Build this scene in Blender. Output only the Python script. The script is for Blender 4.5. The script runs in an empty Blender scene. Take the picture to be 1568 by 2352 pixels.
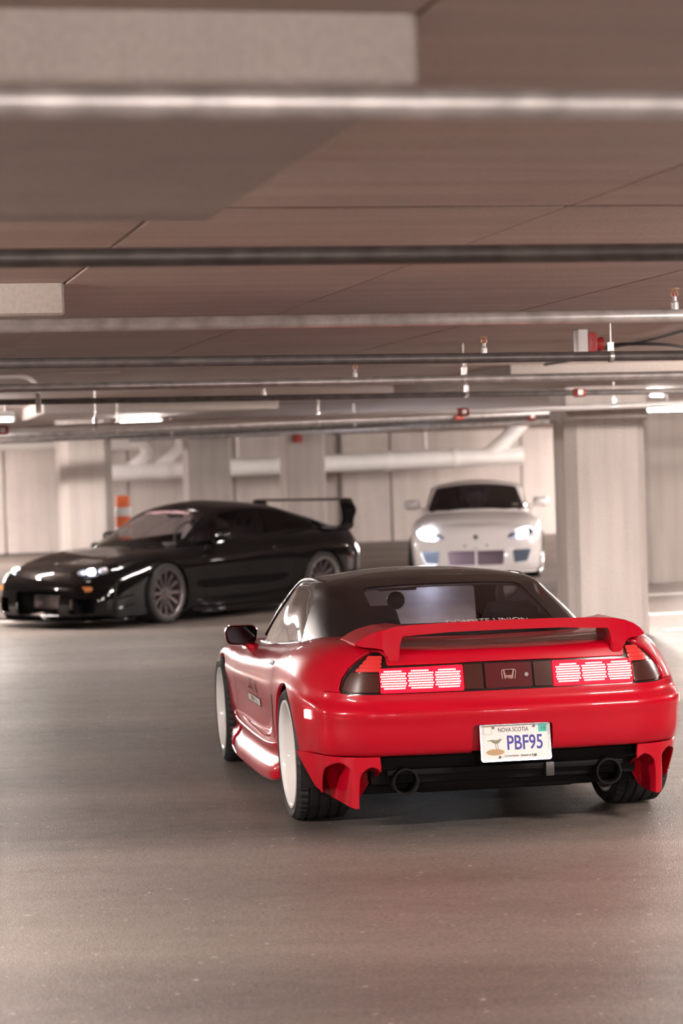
import bpy, bmesh, math, random
import numpy as np
from mathutils import Vector, Matrix

SC = bpy.context.scene
COL = SC.collection
random.seed(7)

# ------------------------------------------------------------------ camera
FOCAL_PX, CAM_H, PITCH, ROLL = 5553.2, 1.6091, 0.0137, 0.0308
fw = np.array([0, math.cos(PITCH), -math.sin(PITCH)])
up = np.array([0, math.sin(PITCH), math.cos(PITCH)])
rt = np.array([1.0, 0, 0])
r2 = math.cos(ROLL) * rt - math.sin(ROLL) * up
u2 = math.sin(ROLL) * rt + math.cos(ROLL) * up
cam = bpy.data.cameras.new('camera')
cam.sensor_fit = 'VERTICAL'
cam.sensor_height = 36.0
cam.sensor_width = 24.0
cam.lens = FOCAL_PX / 2352 * 36.0
cam.clip_end = 200
cam.dof.use_dof = True
cam.dof.focus_distance = 10.9
cam.dof.aperture_fstop = 3.0
camo = bpy.data.objects.new('camera', cam)
camo.matrix_world = Matrix(((r2[0], u2[0], -fw[0], 0), (r2[1], u2[1], -fw[1], 0),
                            (r2[2], u2[2], -fw[2], CAM_H), (0, 0, 0, 1)))
COL.objects.link(camo)
SC.camera = camo

# ------------------------------------------------------------------ world and exposure
world = bpy.data.worlds.new('world')
SC.world = world
world.use_nodes = True
world.node_tree.nodes['Background'].inputs[0].default_value = (0.5, 0.42, 0.38, 1)
world.node_tree.nodes['Background'].inputs[1].default_value = 0.02
SC.view_settings.view_transform = 'Standard'
SC.view_settings.look = 'None'
SC.view_settings.gamma = 1.0
SC.view_settings.use_curve_mapping = False
SC.view_settings.exposure = 0.16
SC.cycles.use_denoising = True
SC.cycles.max_bounces = 6
SC.cycles.diffuse_bounces = 3
SC.cycles.glossy_bounces = 3
SC.cycles.transparent_max_bounces = 8
SC.cycles.sample_clamp_indirect = 6.0
SC.cycles.caustics_reflective = False
SC.cycles.caustics_refractive = False
LAMP_POWER = 17.0          # multiplies every fluorescent tube

# ------------------------------------------------------------------ materials
MATS = {}
def new_mat(name):
    m = bpy.data.materials.new(name)
    m.use_nodes = True
    nt = m.node_tree
    b = nt.nodes['Principled BSDF']
    MATS[name] = m
    return m, nt, b

def simple(name, col, rough=0.5, metal=0.0, coat=0.0, emit=None, strength=0.0, spec=0.5, var=0.06, scale=8.0, bump=0.0, coat_rough=0.03):
    m, nt, b = new_mat(name)
    tc = nt.nodes.new('ShaderNodeTexCoord')
    no = nt.nodes.new('ShaderNodeTexNoise'); no.inputs['Scale'].default_value = scale; no.inputs['Detail'].default_value = 3
    nt.links.new(tc.outputs['Object'], no.inputs['Vector'])
    ra = nt.nodes.new('ShaderNodeValToRGB')
    ra.color_ramp.elements[0].position = 0.3; ra.color_ramp.elements[1].position = 0.7
    ra.color_ramp.elements[0].color = tuple(c * (1 - var) for c in col) + (1,)
    ra.color_ramp.elements[1].color = tuple(min(1, c * (1 + var)) for c in col) + (1,)
    nt.links.new(no.outputs['Fac'], ra.inputs['Fac'])
    nt.links.new(ra.outputs['Color'], b.inputs['Base Color'])
    b.inputs['Roughness'].default_value = rough
    b.inputs['Metallic'].default_value = metal
    b.inputs['Specular IOR Level'].default_value = spec
    b.inputs['Coat Weight'].default_value = coat
    b.inputs['Coat Roughness'].default_value = coat_rough
    if emit:
        b.inputs['Emission Color'].default_value = tuple(emit) + (1,)
        b.inputs['Emission Strength'].default_value = strength
    if bump:
        bp = nt.nodes.new('ShaderNodeBump'); bp.inputs['Strength'].default_value = bump; bp.inputs['Distance'].default_value = 0.01
        nt.links.new(no.outputs['Fac'], bp.inputs['Height']); nt.links.new(bp.outputs['Normal'], b.inputs['Normal'])
    return m

def glass(name, tint, refl=1.0, ior=1.5):
    m = bpy.data.materials.new(name); m.use_nodes = True
    nt = m.node_tree; nt.nodes.clear()
    out = nt.nodes.new('ShaderNodeOutputMaterial')
    mix = nt.nodes.new('ShaderNodeMixShader')
    fr = nt.nodes.new('ShaderNodeFresnel')
    ge = nt.nodes.new('ShaderNodeNewGeometry')          # a thin pane reflects alike from both sides
    mr = nt.nodes.new('ShaderNodeMapRange'); mr.inputs[3].default_value = ior; mr.inputs[4].default_value = 1 / ior
    nt.links.new(ge.outputs['Backfacing'], mr.inputs[0]); nt.links.new(mr.outputs[0], fr.inputs[0])
    tr = nt.nodes.new('ShaderNodeBsdfTransparent'); tr.inputs[0].default_value = tuple(tint) + (1,)
    gl = nt.nodes.new('ShaderNodeBsdfGlossy'); gl.inputs['Roughness'].default_value = 0.02
    gl.inputs['Color'].default_value = (refl, refl, refl, 1)
    nt.links.new(fr.outputs[0], mix.inputs[0]); nt.links.new(tr.outputs[0], mix.inputs[1]); nt.links.new(gl.outputs[0], mix.inputs[2])
    nt.links.new(mix.outputs[0], out.inputs[0])
    MATS[name] = m
    return m

def concrete(name, col, dark=0.72, streak=0.5, scale=1.0, rough=0.85, axis='Z', bump=0.25):
    """cast concrete: broad blotches, streaks along one axis, fine pores"""
    m, nt, b = new_mat(name)
    tc = nt.nodes.new('ShaderNodeTexCoord')
    n1 = nt.nodes.new('ShaderNodeTexNoise'); n1.inputs['Scale'].default_value = 0.9 * scale; n1.inputs['Detail'].default_value = 6; n1.inputs['Roughness'].default_value = 0.65
    mp = nt.nodes.new('ShaderNodeMapping')
    s = {'Z': (7, 7, 0.5), 'X': (0.4, 6, 6), 'Y': (6, 0.4, 6), 'N': (3, 3, 3)}[axis]
    mp.inputs['Scale'].default_value = tuple(v * scale for v in s)
    n2 = nt.nodes.new('ShaderNodeTexNoise'); n2.inputs['Scale'].default_value = 1.0; n2.inputs['Detail'].default_value = 5
    n3 = nt.nodes.new('ShaderNodeTexNoise'); n3.inputs['Scale'].default_value = 60 * scale; n3.inputs['Detail'].default_value = 4
    nt.links.new(tc.outputs['Object'], n1.inputs['Vector']); nt.links.new(tc.outputs['Object'], mp.inputs['Vector'])
    nt.links.new(mp.outputs[0], n2.inputs['Vector']); nt.links.new(tc.outputs['Object'], n3.inputs['Vector'])
    mx = nt.nodes.new('ShaderNodeMix'); mx.data_type = 'FLOAT'; mx.inputs[0].default_value = streak
    nt.links.new(n1.outputs['Fac'], mx.inputs[2]); nt.links.new(n2.outputs['Fac'], mx.inputs[3])
    ra = nt.nodes.new('ShaderNodeValToRGB')
    ra.color_ramp.elements[0].position = 0.32; ra.color_ramp.elements[1].position = 0.62
    ra.color_ramp.elements[0].color = tuple(c * dark for c in col) + (1,); ra.color_ramp.elements[1].color = tuple(col) + (1,)
    nt.links.new(mx.outputs[0], ra.inputs['Fac'])
    m2 = nt.nodes.new('ShaderNodeMix'); m2.data_type = 'RGBA'; m2.blend_type = 'MULTIPLY'; m2.inputs[0].default_value = 0.25
    r3 = nt.nodes.new('ShaderNodeValToRGB'); r3.color_ramp.elements[0].position = 0.35; r3.color_ramp.elements[1].position = 0.6
    r3.color_ramp.elements[0].color = (0.6, 0.58, 0.56, 1); r3.color_ramp.elements[1].color = (1, 1, 1, 1)
    nt.links.new(n3.outputs['Fac'], r3.inputs['Fac'])
    nt.links.new(ra.outputs['Color'], m2.inputs[6]); nt.links.new(r3.outputs['Color'], m2.inputs[7])
    nt.links.new(m2.outputs[2], b.inputs['Base Color'])
    b.inputs['Roughness'].default_value = rough
    bp = nt.nodes.new('ShaderNodeBump'); bp.inputs['Strength'].default_value = bump; bp.inputs['Distance'].default_value = 0.01
    nt.links.new(n3.outputs['Fac'], bp.inputs['Height']); nt.links.new(bp.outputs['Normal'], b.inputs['Normal'])
    return m

def asphalt(name, col):
    """worn driving surface: long bands of the lighting put into the colour, aggregate specks, fine relief"""
    m, nt, b = new_mat(name)
    tc = nt.nodes.new('ShaderNodeTexCoord')
    mp = nt.nodes.new('ShaderNodeMapping'); mp.inputs['Scale'].default_value = (0.16, 0.75, 1)
    n1 = nt.nodes.new('ShaderNodeTexNoise'); n1.inputs['Scale'].default_value = 1.0; n1.inputs['Detail'].default_value = 7; n1.inputs['Roughness'].default_value = 0.62
    n2 = nt.nodes.new('ShaderNodeTexNoise'); n2.inputs['Scale'].default_value = 55; n2.inputs['Detail'].default_value = 5; n2.inputs['Roughness'].default_value = 0.75
    vo = nt.nodes.new('ShaderNodeTexVoronoi'); vo.inputs['Scale'].default_value = 170
    n4 = nt.nodes.new('ShaderNodeTexNoise'); n4.inputs['Scale'].default_value = 9; n4.inputs['Detail'].default_value = 4
    nt.links.new(tc.outputs['Object'], mp.inputs['Vector']); nt.links.new(mp.outputs[0], n1.inputs['Vector'])
    for n in (n2, vo, n4): nt.links.new(tc.outputs['Object'], n.inputs['Vector'])
    ra = nt.nodes.new('ShaderNodeValToRGB')
    ra.color_ramp.elements[0].position = 0.30; ra.color_ramp.elements[1].position = 0.68
    ra.color_ramp.elements[0].color = tuple(c * 0.50 for c in col) + (1,); ra.color_ramp.elements[1].color = tuple(c * 1.3 for c in col) + (1,)  # lighter and darker bands of the lighting, painted as stretched noise
    nt.links.new(n1.outputs['Fac'], ra.inputs['Fac'])
    r2_ = nt.nodes.new('ShaderNodeValToRGB'); r2_.color_ramp.elements[0].position = 0.36; r2_.color_ramp.elements[1].position = 0.66
    r2_.color_ramp.elements[0].color = (0.42, 0.41, 0.40, 1); r2_.color_ramp.elements[1].color = (1.5, 1.47, 1.45, 1)
    nt.links.new(n2.outputs['Fac'], r2_.inputs['Fac'])
    mu = nt.nodes.new('ShaderNodeMix'); mu.data_type = 'RGBA'; mu.blend_type = 'MULTIPLY'; mu.inputs[0].default_value = 0.8
    nt.links.new(ra.outputs['Color'], mu.inputs[6]); nt.links.new(r2_.outputs['Color'], mu.inputs[7])
    # scattered pale chips of aggregate
    r5 = nt.nodes.new('ShaderNodeValToRGB'); r5.color_ramp.elements[0].position = 0.70; r5.color_ramp.elements[1].position = 0.73
    r5.color_ramp.elements[0].color = (0, 0, 0, 1); r5.color_ramp.elements[1].color = (1, 1, 1, 1)
    n5 = nt.nodes.new('ShaderNodeTexNoise'); n5.inputs['Scale'].default_value = 24; n5.inputs['Detail'].default_value = 2
    nt.links.new(tc.outputs['Object'], n5.inputs['Vector']); nt.links.new(n5.outputs['Fac'], r5.inputs['Fac'])
    m3 = nt.nodes.new('ShaderNodeMix'); m3.data_type = 'RGBA'; m3.inputs[7].default_value = tuple(min(1, c * 2.6) for c in col) + (1,)
    nt.links.new(r5.outputs['Color'], m3.inputs[0]); nt.links.new(mu.outputs[2], m3.inputs[6])
    nt.links.new(m3.outputs[2], b.inputs['Base Color'])
    rr = nt.nodes.new('ShaderNodeMapRange'); rr.inputs[3].default_value = 0.36; rr.inputs[4].default_value = 0.60
    nt.links.new(n4.outputs['Fac'], rr.inputs[0]); nt.links.new(rr.outputs[0], b.inputs['Roughness'])
    b.inputs['Specular IOR Level'].default_value = 0.45
    bp = nt.nodes.new('ShaderNodeBump'); bp.inputs['Strength'].default_value = 0.38; bp.inputs['Distance'].default_value = 0.006
    ad = nt.nodes.new('ShaderNodeMath'); ad.operation = 'ADD'
    nt.links.new(n2.outputs['Fac'], ad.inputs[0]); nt.links.new(vo.outputs['Distance'], ad.inputs[1])
    nt.links.new(ad.outputs[0], bp.inputs['Height']); nt.links.new(bp.outputs['Normal'], b.inputs['Normal'])
    return m

# ------------------------------------------------------------------ object helpers
def link(o, parent=None):
    COL.objects.link(o)
    if parent is not None: o.parent = parent
    return o

def tag(o, label=None, cat=None, group=None, kind=None):
    if label: o['label'] = label
    if cat: o['category'] = cat
    if group: o['group'] = group
    if kind: o['kind'] = kind
    return o

def empty(name, loc=(0, 0, 0), rot=(0, 0, 0)):
    o = bpy.data.objects.new(name, None)
    o.location = loc; o.rotation_euler = rot; o.empty_display_size = 0.2
    return link(o)

def mk(name, V, F, mat, parent=None, smooth=False, N=None, loc=None, rot=None):
    me = bpy.data.meshes.new(name)
    me.from_pydata([tuple(map(float, v)) for v in V], [], [tuple(int(i) for i in f) for f in F])
    if smooth or N is not None:
        me.polygons.foreach_set('use_smooth', [True] * len(me.polygons))
    if N is not None:
        me.normals_split_custom_set_from_vertices([tuple(map(float, n)) for n in N])
    me.materials.append(MATS[mat] if isinstance(mat, str) else mat)
    me.update()
    o = bpy.data.objects.new(name, me)
    if loc is not None: o.location = loc
    if rot is not None: o.rotation_euler = rot
    return link(o, parent)

def from_bm(name, bm, mat, parent=None, smooth=False, loc=None, rot=None):
    me = bpy.data.meshes.new(name)
    bmesh.ops.recalc_face_normals(bm, faces=bm.faces)
    bm.to_mesh(me); bm.free()
    if smooth:
        me.polygons.foreach_set('use_smooth', [True] * len(me.polygons))
    me.materials.append(MATS[mat] if isinstance(mat, str) else mat)
    o = bpy.data.objects.new(name, me)
    if loc is not None: o.location = loc
    if rot is not None: o.rotation_euler = rot
    return link(o, parent)

def smooth_angle(o, deg=35):
    """smooth shading, sharp where faces meet at more than deg"""
    me = o.data
    bm = bmesh.new(); bm.from_mesh(me)
    for e in bm.edges:
        e.smooth = len(e.link_faces) == 2 and e.calc_face_angle(0) < math.radians(deg)
    for f in bm.faces: f.smooth = True
    bm.to_mesh(me); bm.free()
    return o

def box(name, lo, hi, mat, parent=None, bevel=0.0, loc=None, rot=None, seg=2):
    bm = bmesh.new()
    bmesh.ops.create_cube(bm, size=1)
    for v in bm.verts:
        v.co = Vector(((lo[i] + hi[i]) / 2 + v.co[i] * (hi[i] - lo[i]) for i in range(3)))
    if bevel:
        bmesh.ops.bevel(bm, geom=list(bm.edges), offset=bevel, segments=seg, affect='EDGES', profile=0.6)
    o = from_bm(name, bm, mat, parent, False, loc, rot)
    return smooth_angle(o, 40) if bevel else o

def prism(name, pts, d0, d1, mat, parent=None, plane='xz', bevel=0.0, loc=None, rot=None, seg=2):
    """outline pts extruded from d0 to d1 along the axis normal to plane"""
    bm = bmesh.new()
    def P(p, d):
        return {'xz': (p[0], d, p[1]), 'yz': (d, p[0], p[1]), 'xy': (p[0], p[1], d)}[plane]
    a = [bm.verts.new(P(p, d0)) for p in pts]; b = [bm.verts.new(P(p, d1)) for p in pts]
    bm.faces.new(a); bm.faces.new(list(reversed(b)))
    n = len(pts)
    for i in range(n): bm.faces.new((a[i], b[i], b[(i + 1) % n], a[(i + 1) % n]))
    if bevel:
        es = [e for e in bm.edges if e.calc_length() > bevel * 0.5]
        bmesh.ops.bevel(bm, geom=es, offset=bevel, segments=seg, affect='EDGES', profile=0.6, clamp_overlap=True)
    bmesh.ops.triangulate(bm, faces=[f for f in bm.faces if len(f.verts) > 4])
    o = from_bm(name, bm, mat, parent, False, loc, rot)
    return smooth_angle(o, 40)

def lathe(name, prof, mat, parent=None, seg=48, axis='x', loc=None, rot=None, closed=False, mod=None, sharp=40):
    """profile [(axial, radius)] turned about an axis; mod(i_profile, k_seg) scales radius"""
    V, F = [], []
    n = len(prof)
    for k in range(seg):
        a = 2 * math.pi * k / seg
        for i, (w, r) in enumerate(prof):
            rr = r + (mod(i, k) if mod else 0)
            c, s = rr * math.cos(a), rr * math.sin(a)
            V.append({'x': (w, c, s), 'y': (c, w, s), 'z': (c, s, w)}[axis])
    m = n if closed else n - 1
    for k in range(seg):
        k2 = (k + 1) % seg
        for i in range(m):
            j = (i + 1) % n
            F.append((k * n + i, k * n + j, k2 * n + j, k2 * n + i))
    me = bpy.data.meshes.new(name); me.from_pydata(V, [], F)
    bm = bmesh.new(); bm.from_mesh(me)
    bmesh.ops.remove_doubles(bm, verts=bm.verts, dist=1e-6)
    bmesh.ops.recalc_face_normals(bm, faces=bm.faces)
    bm.to_mesh(me); bm.free()
    me.materials.append(MATS[mat] if isinstance(mat, str) else mat)
    o = bpy.data.objects.new(name, me)
    if loc is not None: o.location = loc
    if rot is not None: o.rotation_euler = rot
    link(o, parent)
    return smooth_angle(o, sharp)

def tube(name, path, r, mat, parent=None, seg=12, cap=True, loc=None):
    """round bar along a polyline; r may be a list"""
    path = [Vector(p) for p in path]
    n = len(path)
    rs = r if isinstance(r, (list, tuple)) else [r] * n
    V, F = [], []
    prev = None
    for i, p in enumerate(path):
        t = (path[min(i + 1, n - 1)] - path[max(i - 1, 0)]).normalized()
        if prev is None:
            a = Vector((0, 0, 1)) if abs(t.z) < 0.9 else Vector((1, 0, 0))
            u = t.cross(a).normalized()
        else:
            u = (prev - t * prev.dot(t)).normalized()
        prev = u
        w = t.cross(u)
        for k in range(seg):
            an = 2 * math.pi * k / seg
            V.append(p + (u * math.cos(an) + w * math.sin(an)) * rs[i])
    for i in range(n - 1):
        for k in range(seg):
            k2 = (k + 1) % seg
            F.append((i * seg + k, i * seg + k2, (i + 1) * seg + k2, (i + 1) * seg + k))
    if cap:
        F.append(tuple(range(seg - 1, -1, -1))); F.append(tuple((n - 1) * seg + k for k in range(seg)))
    o = mk(name, V, F, mat, parent, False, None, loc)
    return smooth_angle(o, 50)

def text_mesh(name, txt, size, mat, parent=None, extrude=0.0005, mw=None, align='CENTER', shear=0.0, sx=1.0, bold=0.0):
    cu = bpy.data.curves.new(name, 'FONT')
    cu.body = txt; cu.size = size; cu.extrude = extrude; cu.align_x = align; cu.align_y = 'CENTER'; cu.shear = shear
    cu.offset = bold; cu.resolution_u = 4
    tmp = bpy.data.objects.new('tmp', cu); COL.objects.link(tmp)
    dg = bpy.context.evaluated_depsgraph_get()
    me = bpy.data.meshes.new_from_object(tmp.evaluated_get(dg))
    bpy.data.objects.remove(tmp); bpy.data.curves.remove(cu)
    me.name = name
    me.materials.clear(); me.materials.append(MATS[mat])
    if sx != 1.0:
        for v in me.vertices: v.co.x *= sx
    if mw is not None: me.transform(mw)
    o = bpy.data.objects.new(name, me)
    return link(o, parent)

def copy_tree(o, parent=None):
    c = o.copy(); COL.objects.link(c)
    if parent is not None: c.parent = parent
    for ch in list(o.children):
        copy_tree(ch, c)
    return c

# ------------------------------------------------------------------ lofted surfaces with clean cut-outs
def hermite(C, n, sym0=None, sym1=None):
    """C (I,...,3) smooth curve through the rows, n samples a span; sym mirror the end tangent across x = 0"""
    C = np.asarray(C, float)
    I = C.shape[0]
    M = np.array([-1, 1, 1.0])
    ext = C
    a = 0
    if sym0: ext = np.concatenate([ext[1:2] * M, ext]); a = 1
    if sym1: ext = np.concatenate([ext, ext[-2:-1] * M])
    d = np.linalg.norm(np.diff(ext, axis=0), axis=-1).reshape(len(ext) - 1, -1).mean(1) ** 0.8 + 1e-6
    h = d.reshape((-1,) + (1,) * (C.ndim - 1))
    s = np.diff(ext, axis=0) / h
    T = np.zeros_like(ext)
    T[1:-1] = (s[:-1] * h[1:] + s[1:] * h[:-1]) / (h[:-1] + h[1:])
    T[0] = s[0]; T[-1] = s[-1]
    out = []
    for i in range(I - 1):
        k = i + a
        for j in range(n):
            t = j / n
            h00 = 2 * t**3 - 3 * t**2 + 1; h10 = t**3 - 2 * t**2 + t; h01 = -2 * t**3 + 3 * t**2; h11 = t**3 - t**2
            out.append(h00 * ext[k] + h10 * h[k] * T[k] + h01 * ext[k + 1] + h11 * h[k] * T[k + 1])
    out.append(C[-1])
    return np.array(out)

class Surf:
    def __init__(s, V, N, F):
        s.V, s.N, s.F = np.asarray(V, float), np.asarray(N, float), F
    @staticmethod
    def loft(ctrl, nu=8, nv=6, syms=(True, True, True), out=(0, 1, 0.45)):
        G = hermite(ctrl, nu, syms[0], syms[1])                     # along stations
        G = hermite(np.swapaxes(G, 0, 1), nv, None, syms[2])        # along levels
        G = np.swapaxes(G, 0, 1)
        a, b = G.shape[:2]
        M = np.array([-1, 1, 1.0])
        E = np.concatenate([G[1:2] * M if syms[0] else 2 * G[:1] - G[1:2], G, G[-2:-1] * M if syms[1] else 2 * G[-1:] - G[-2:-1]])
        du = E[2:] - E[:-2]
        E = np.concatenate([2 * G[:, :1] - G[:, 1:2], G, G[:, -2:-1] * M if syms[2] else 2 * G[:, -1:] - G[:, -2:-1]], axis=1)
        dv = E[:, 2:] - E[:, :-2]
        N = np.cross(du, dv); L = np.linalg.norm(N, axis=-1, keepdims=True)
        N = N / np.maximum(L, 1e-12)
        if (N * (G - np.array(out))).sum(-1).mean() < 0: N = -N; flip = True
        else: flip = False
        F = []
        for i in range(a - 1):
            for j in range(b - 1):
                q = (i * b + j, (i + 1) * b + j, (i + 1) * b + j + 1, i * b + j + 1)
                if flip: q = q[::-1]
                if (i + j) % 2: F += [(q[0], q[1], q[2]), (q[0], q[2], q[3])]
                else: F += [(q[0], q[1], q[3]), (q[1], q[2], q[3])]
        return Surf(G.reshape(-1, 3), N.reshape(-1, 3), F)
    def clip(s, f):
        """keep where f(points) >= 0, cutting faces along f = 0"""
        V, N = s.V, s.N
        if not len(V): return s
        val = f(V)
        ins = val >= 0
        il = ins.tolist()
        whole, mixed = [], []
        for fc in s.F:
            c = sum(il[i] for i in fc)
            if c == len(fc): whole.append(fc)
            elif c: mixed.append(fc)
        # every cut edge at once
        keys = {}
        for fc in mixed:
            m = len(fc)
            for k in range(m):
                i, j = fc[k], fc[(k + 1) % m]
                if il[i] != il[j]: keys.setdefault((i, j) if i < j else (j, i), len(keys))
        nv, nn = [V], [N]
        if keys:
            E = np.array(list(keys)); A, Bq = V[E[:, 0]], V[E[:, 1]]
            t0, t1 = np.zeros(len(E)), np.ones(len(E))
            f0, f1 = val[E[:, 0]].astype(float), val[E[:, 1]].astype(float)
            sgn = f0 >= 0
            t = t0
            for _ in range(6):
                den = f0 - f1
                t = np.where(np.abs(den) > 1e-12, t0 + (t1 - t0) * f0 / np.where(np.abs(den) > 1e-12, den, 1), (t0 + t1) / 2)
                fm = f(A + (Bq - A) * t[:, None])
                same = (fm >= 0) == sgn
                t0 = np.where(same, t, t0); f0 = np.where(same, fm, f0)
                t1 = np.where(same, t1, t); f1 = np.where(same, f1, fm)
            nv.append(A + (Bq - A) * t[:, None])
            q = N[E[:, 0]] + (N[E[:, 1]] - N[E[:, 0]]) * t[:, None]
            nn.append(q / np.maximum(np.linalg.norm(q, axis=1, keepdims=True), 1e-9))
        n0 = len(V)
        F = whole
        for fc in mixed:
            out = []
            m = len(fc)
            for k in range(m):
                i, j = fc[k], fc[(k + 1) % m]
                if il[i]: out.append(i)
                if il[i] != il[j]: out.append(n0 + keys[(i, j) if i < j else (j, i)])
            if len(out) >= 3: F.append(tuple(out))
        AV, AN = np.concatenate(nv), np.concatenate(nn)
        used = sorted({i for fc in F for i in fc})
        if not used: return Surf(np.zeros((0, 3)), np.zeros((0, 3)), [])
        mp = np.full(len(AV), -1); mp[used] = np.arange(len(used)); ml = mp.tolist()
        return Surf(AV[used], AN[used], [tuple(ml[i] for i in fc) for fc in F])
    def offset(s, d):
        return Surf(s.V + s.N * d, s.N, s.F)
    def mirror(s):
        M = np.array([-1, 1, 1.0])
        return Surf(s.V * M, s.N * M, [tuple(reversed(f)) for f in s.F])
    def both(s):
        m = s.mirror(); n = len(s.V)
        return Surf(np.concatenate([s.V, m.V]), np.concatenate([s.N, m.N]), s.F + [tuple(i + n for i in f) for f in m.F])
    def join(s, o):
        n = len(s.V)
        return Surf(np.concatenate([s.V, o.V]), np.concatenate([s.N, o.N]), s.F + [tuple(i + n for i in f) for f in o.F])
    def lip(s, depth, pred=None):
        """fold the free edges inwards so that a panel shows a thickness"""
        cnt = {}
        for f in s.F:
            m = len(f)
            for k in range(m):
                a, b = f[k], f[(k + 1) % m]
                key = (min(a, b), max(a, b))
                cnt[key] = None if key in cnt else (a, b)
        V, N, F = list(s.V), list(s.N), list(s.F)
        for key, e in cnt.items():
            if e is None: continue
            a, b = e
            pa, pb = s.V[a], s.V[b]
            mid = (pa + pb) / 2
            if abs(pa[0]) < 1e-4 and abs(pb[0]) < 1e-4: continue
            if pred is not None and not pred(mid): continue
            na, nb = s.N[a], s.N[b]
            en = np.cross(pb - pa, na + nb); L = np.linalg.norm(en)
            if L < 1e-12: continue
            en /= L
            i = len(V)
            V += [pa, pb, pb - nb * depth, pa - na * depth]
            # rounded edge: first pair carries a blend of both directions
            q = lambda n: (n + en) / max(np.linalg.norm(n + en), 1e-9)
            N += [q(na), q(nb), en, en]
            F.append((i + 1, i, i + 3, i + 2))
        return Surf(V, N, F)
    def build(s, name, mat, parent=None):
        return mk(name, s.V, s.F, mat, parent, True, s.N)

def sdf(P2, poly):
    """signed distance to a closed polygon, negative inside"""
    P2 = np.asarray(P2, float); poly = np.asarray(poly, float)
    d = np.full(len(P2), 1e9); sg = np.ones(len(P2))
    n = len(poly)
    for i in range(n):
        a, b = poly[i], poly[i - 1]
        e = b - a; w = P2 - a
        t = np.clip((w @ e) / (e @ e), 0, 1)
        dd = w - t[:, None] * e
        d = np.minimum(d, (dd * dd).sum(1))
        c1 = P2[:, 1] >= a[1]; c2 = P2[:, 1] < b[1]; c3 = e[0] * w[:, 1] > e[1] * w[:, 0]
        fl = (c1 & c2 & c3) | (~c1 & ~c2 & ~c3)
        sg = np.where(fl, -sg, sg)
    return sg * np.sqrt(d)

def curve_pts(pts, n=6, closed=False):
    """smooth 2D polyline through points"""
    P = np.asarray(pts, float)
    if closed: P = np.concatenate([P[-2:], P, P[:2]])
    P3 = np.column_stack([P, np.zeros(len(P))])
    H = hermite(P3, n)[:, :2]
    if closed: H = H[2 * n:(2 + len(pts)) * n]
    return [tuple(p) for p in H]

# ------------------------------------------------------------------ garage materials
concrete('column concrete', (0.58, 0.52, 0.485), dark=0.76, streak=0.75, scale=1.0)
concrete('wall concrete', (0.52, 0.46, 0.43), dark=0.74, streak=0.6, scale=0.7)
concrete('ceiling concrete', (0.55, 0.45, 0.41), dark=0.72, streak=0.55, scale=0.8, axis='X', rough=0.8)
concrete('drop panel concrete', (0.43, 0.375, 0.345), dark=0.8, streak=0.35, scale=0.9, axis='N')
asphalt('asphalt', (0.178, 0.147, 0.131))
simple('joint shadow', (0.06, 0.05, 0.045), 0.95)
simple('line paint', (0.72, 0.69, 0.66), 0.75, var=0.12, scale=20)
simple('galvanised pipe', (0.50, 0.47, 0.46), 0.38, 0.55, var=0.22, scale=14)
simple('black pipe', (0.13, 0.115, 0.11), 0.42, 0.3, var=0.25, scale=14)
simple('white painted pipe', (0.80, 0.76, 0.74), 0.45, var=0.05)
simple('drain pipe plastic', (0.95, 0.92, 0.90), 0.4, var=0.05, scale=3)
simple('red coupling', (0.34, 0.055, 0.035), 0.45)
simple('brass', (0.55, 0.36, 0.2), 0.35, 0.8)
simple('steel rod', (0.62, 0.60, 0.59), 0.35, 0.8)
simple('red plastic', (0.42, 0.03, 0.03), 0.4)
simple('white plastic', (0.78, 0.76, 0.75), 0.5)
simple('black rubber cable', (0.025, 0.022, 0.022), 0.6)
simple('lamp housing', (0.75, 0.74, 0.72), 0.5)
simple('safety orange', (0.85, 0.17, 0.045), 0.55)
simple('reflective white', (0.82, 0.78, 0.76), 0.45)
def tube_light(name, col, strength):
    m, nt, b = new_mat(name)
    b.inputs['Base Color'].default_value = (0.8, 0.8, 0.8, 1)
    b.inputs['Emission Color'].default_value = tuple(col) + (1,)
    b.inputs['Emission Strength'].default_value = strength
    return m
tube_light('fluorescent tube', (1.0, 0.90, 0.84), 42.0 * LAMP_POWER)
tube_light('dim fluorescent tube', (1.0, 0.92, 0.88), 7.0 * LAMP_POWER)  # weaker emission, so these lamps light nearby surfaces less

# ------------------------------------------------------------------ garage axes: b across, a into the depth
GA = math.radians(12.9)
GC, GS = math.cos(GA), math.sin(GA)
def G(b, a, z=0.0):
    return (b * GC - a * GS, b * GS + a * GC, z)
def floor_z(y):
    return 0.0105 * max(0.0, y - 15.0)
def gfloor(b, a):
    return floor_z(G(b, a)[1])
CEIL = 2.5

def gobj(o, b, a, z=0.0):
    o.location = G(b, a, z); o.rotation_euler = (0, 0, GA); return o

# floor: level at the front, rising very gently from y = 15
ys = [-16, 0, 8, 14, 15, 16, 22, 30, 40, 50, 64]
xs = [-34, -12, -4, 0, 4, 12, 34]
V = [(x, y, floor_z(y)) for y in ys for x in xs]
nx = len(xs)
F = [(i * nx + j, i * nx + j + 1, (i + 1) * nx + j + 1, (i + 1) * nx + j) for i in range(len(ys) - 1) for j in range(nx - 1)]
V2 = V + [(x, y, z - 0.3) for x, y, z in V]
n0 = len(V)
F2 = F + [tuple(reversed([i + n0 for i in f])) for f in F]
floor = tag(mk('floor', V2, F2, 'asphalt'), 'dark worn asphalt floor of the parking garage', kind='structure')

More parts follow.
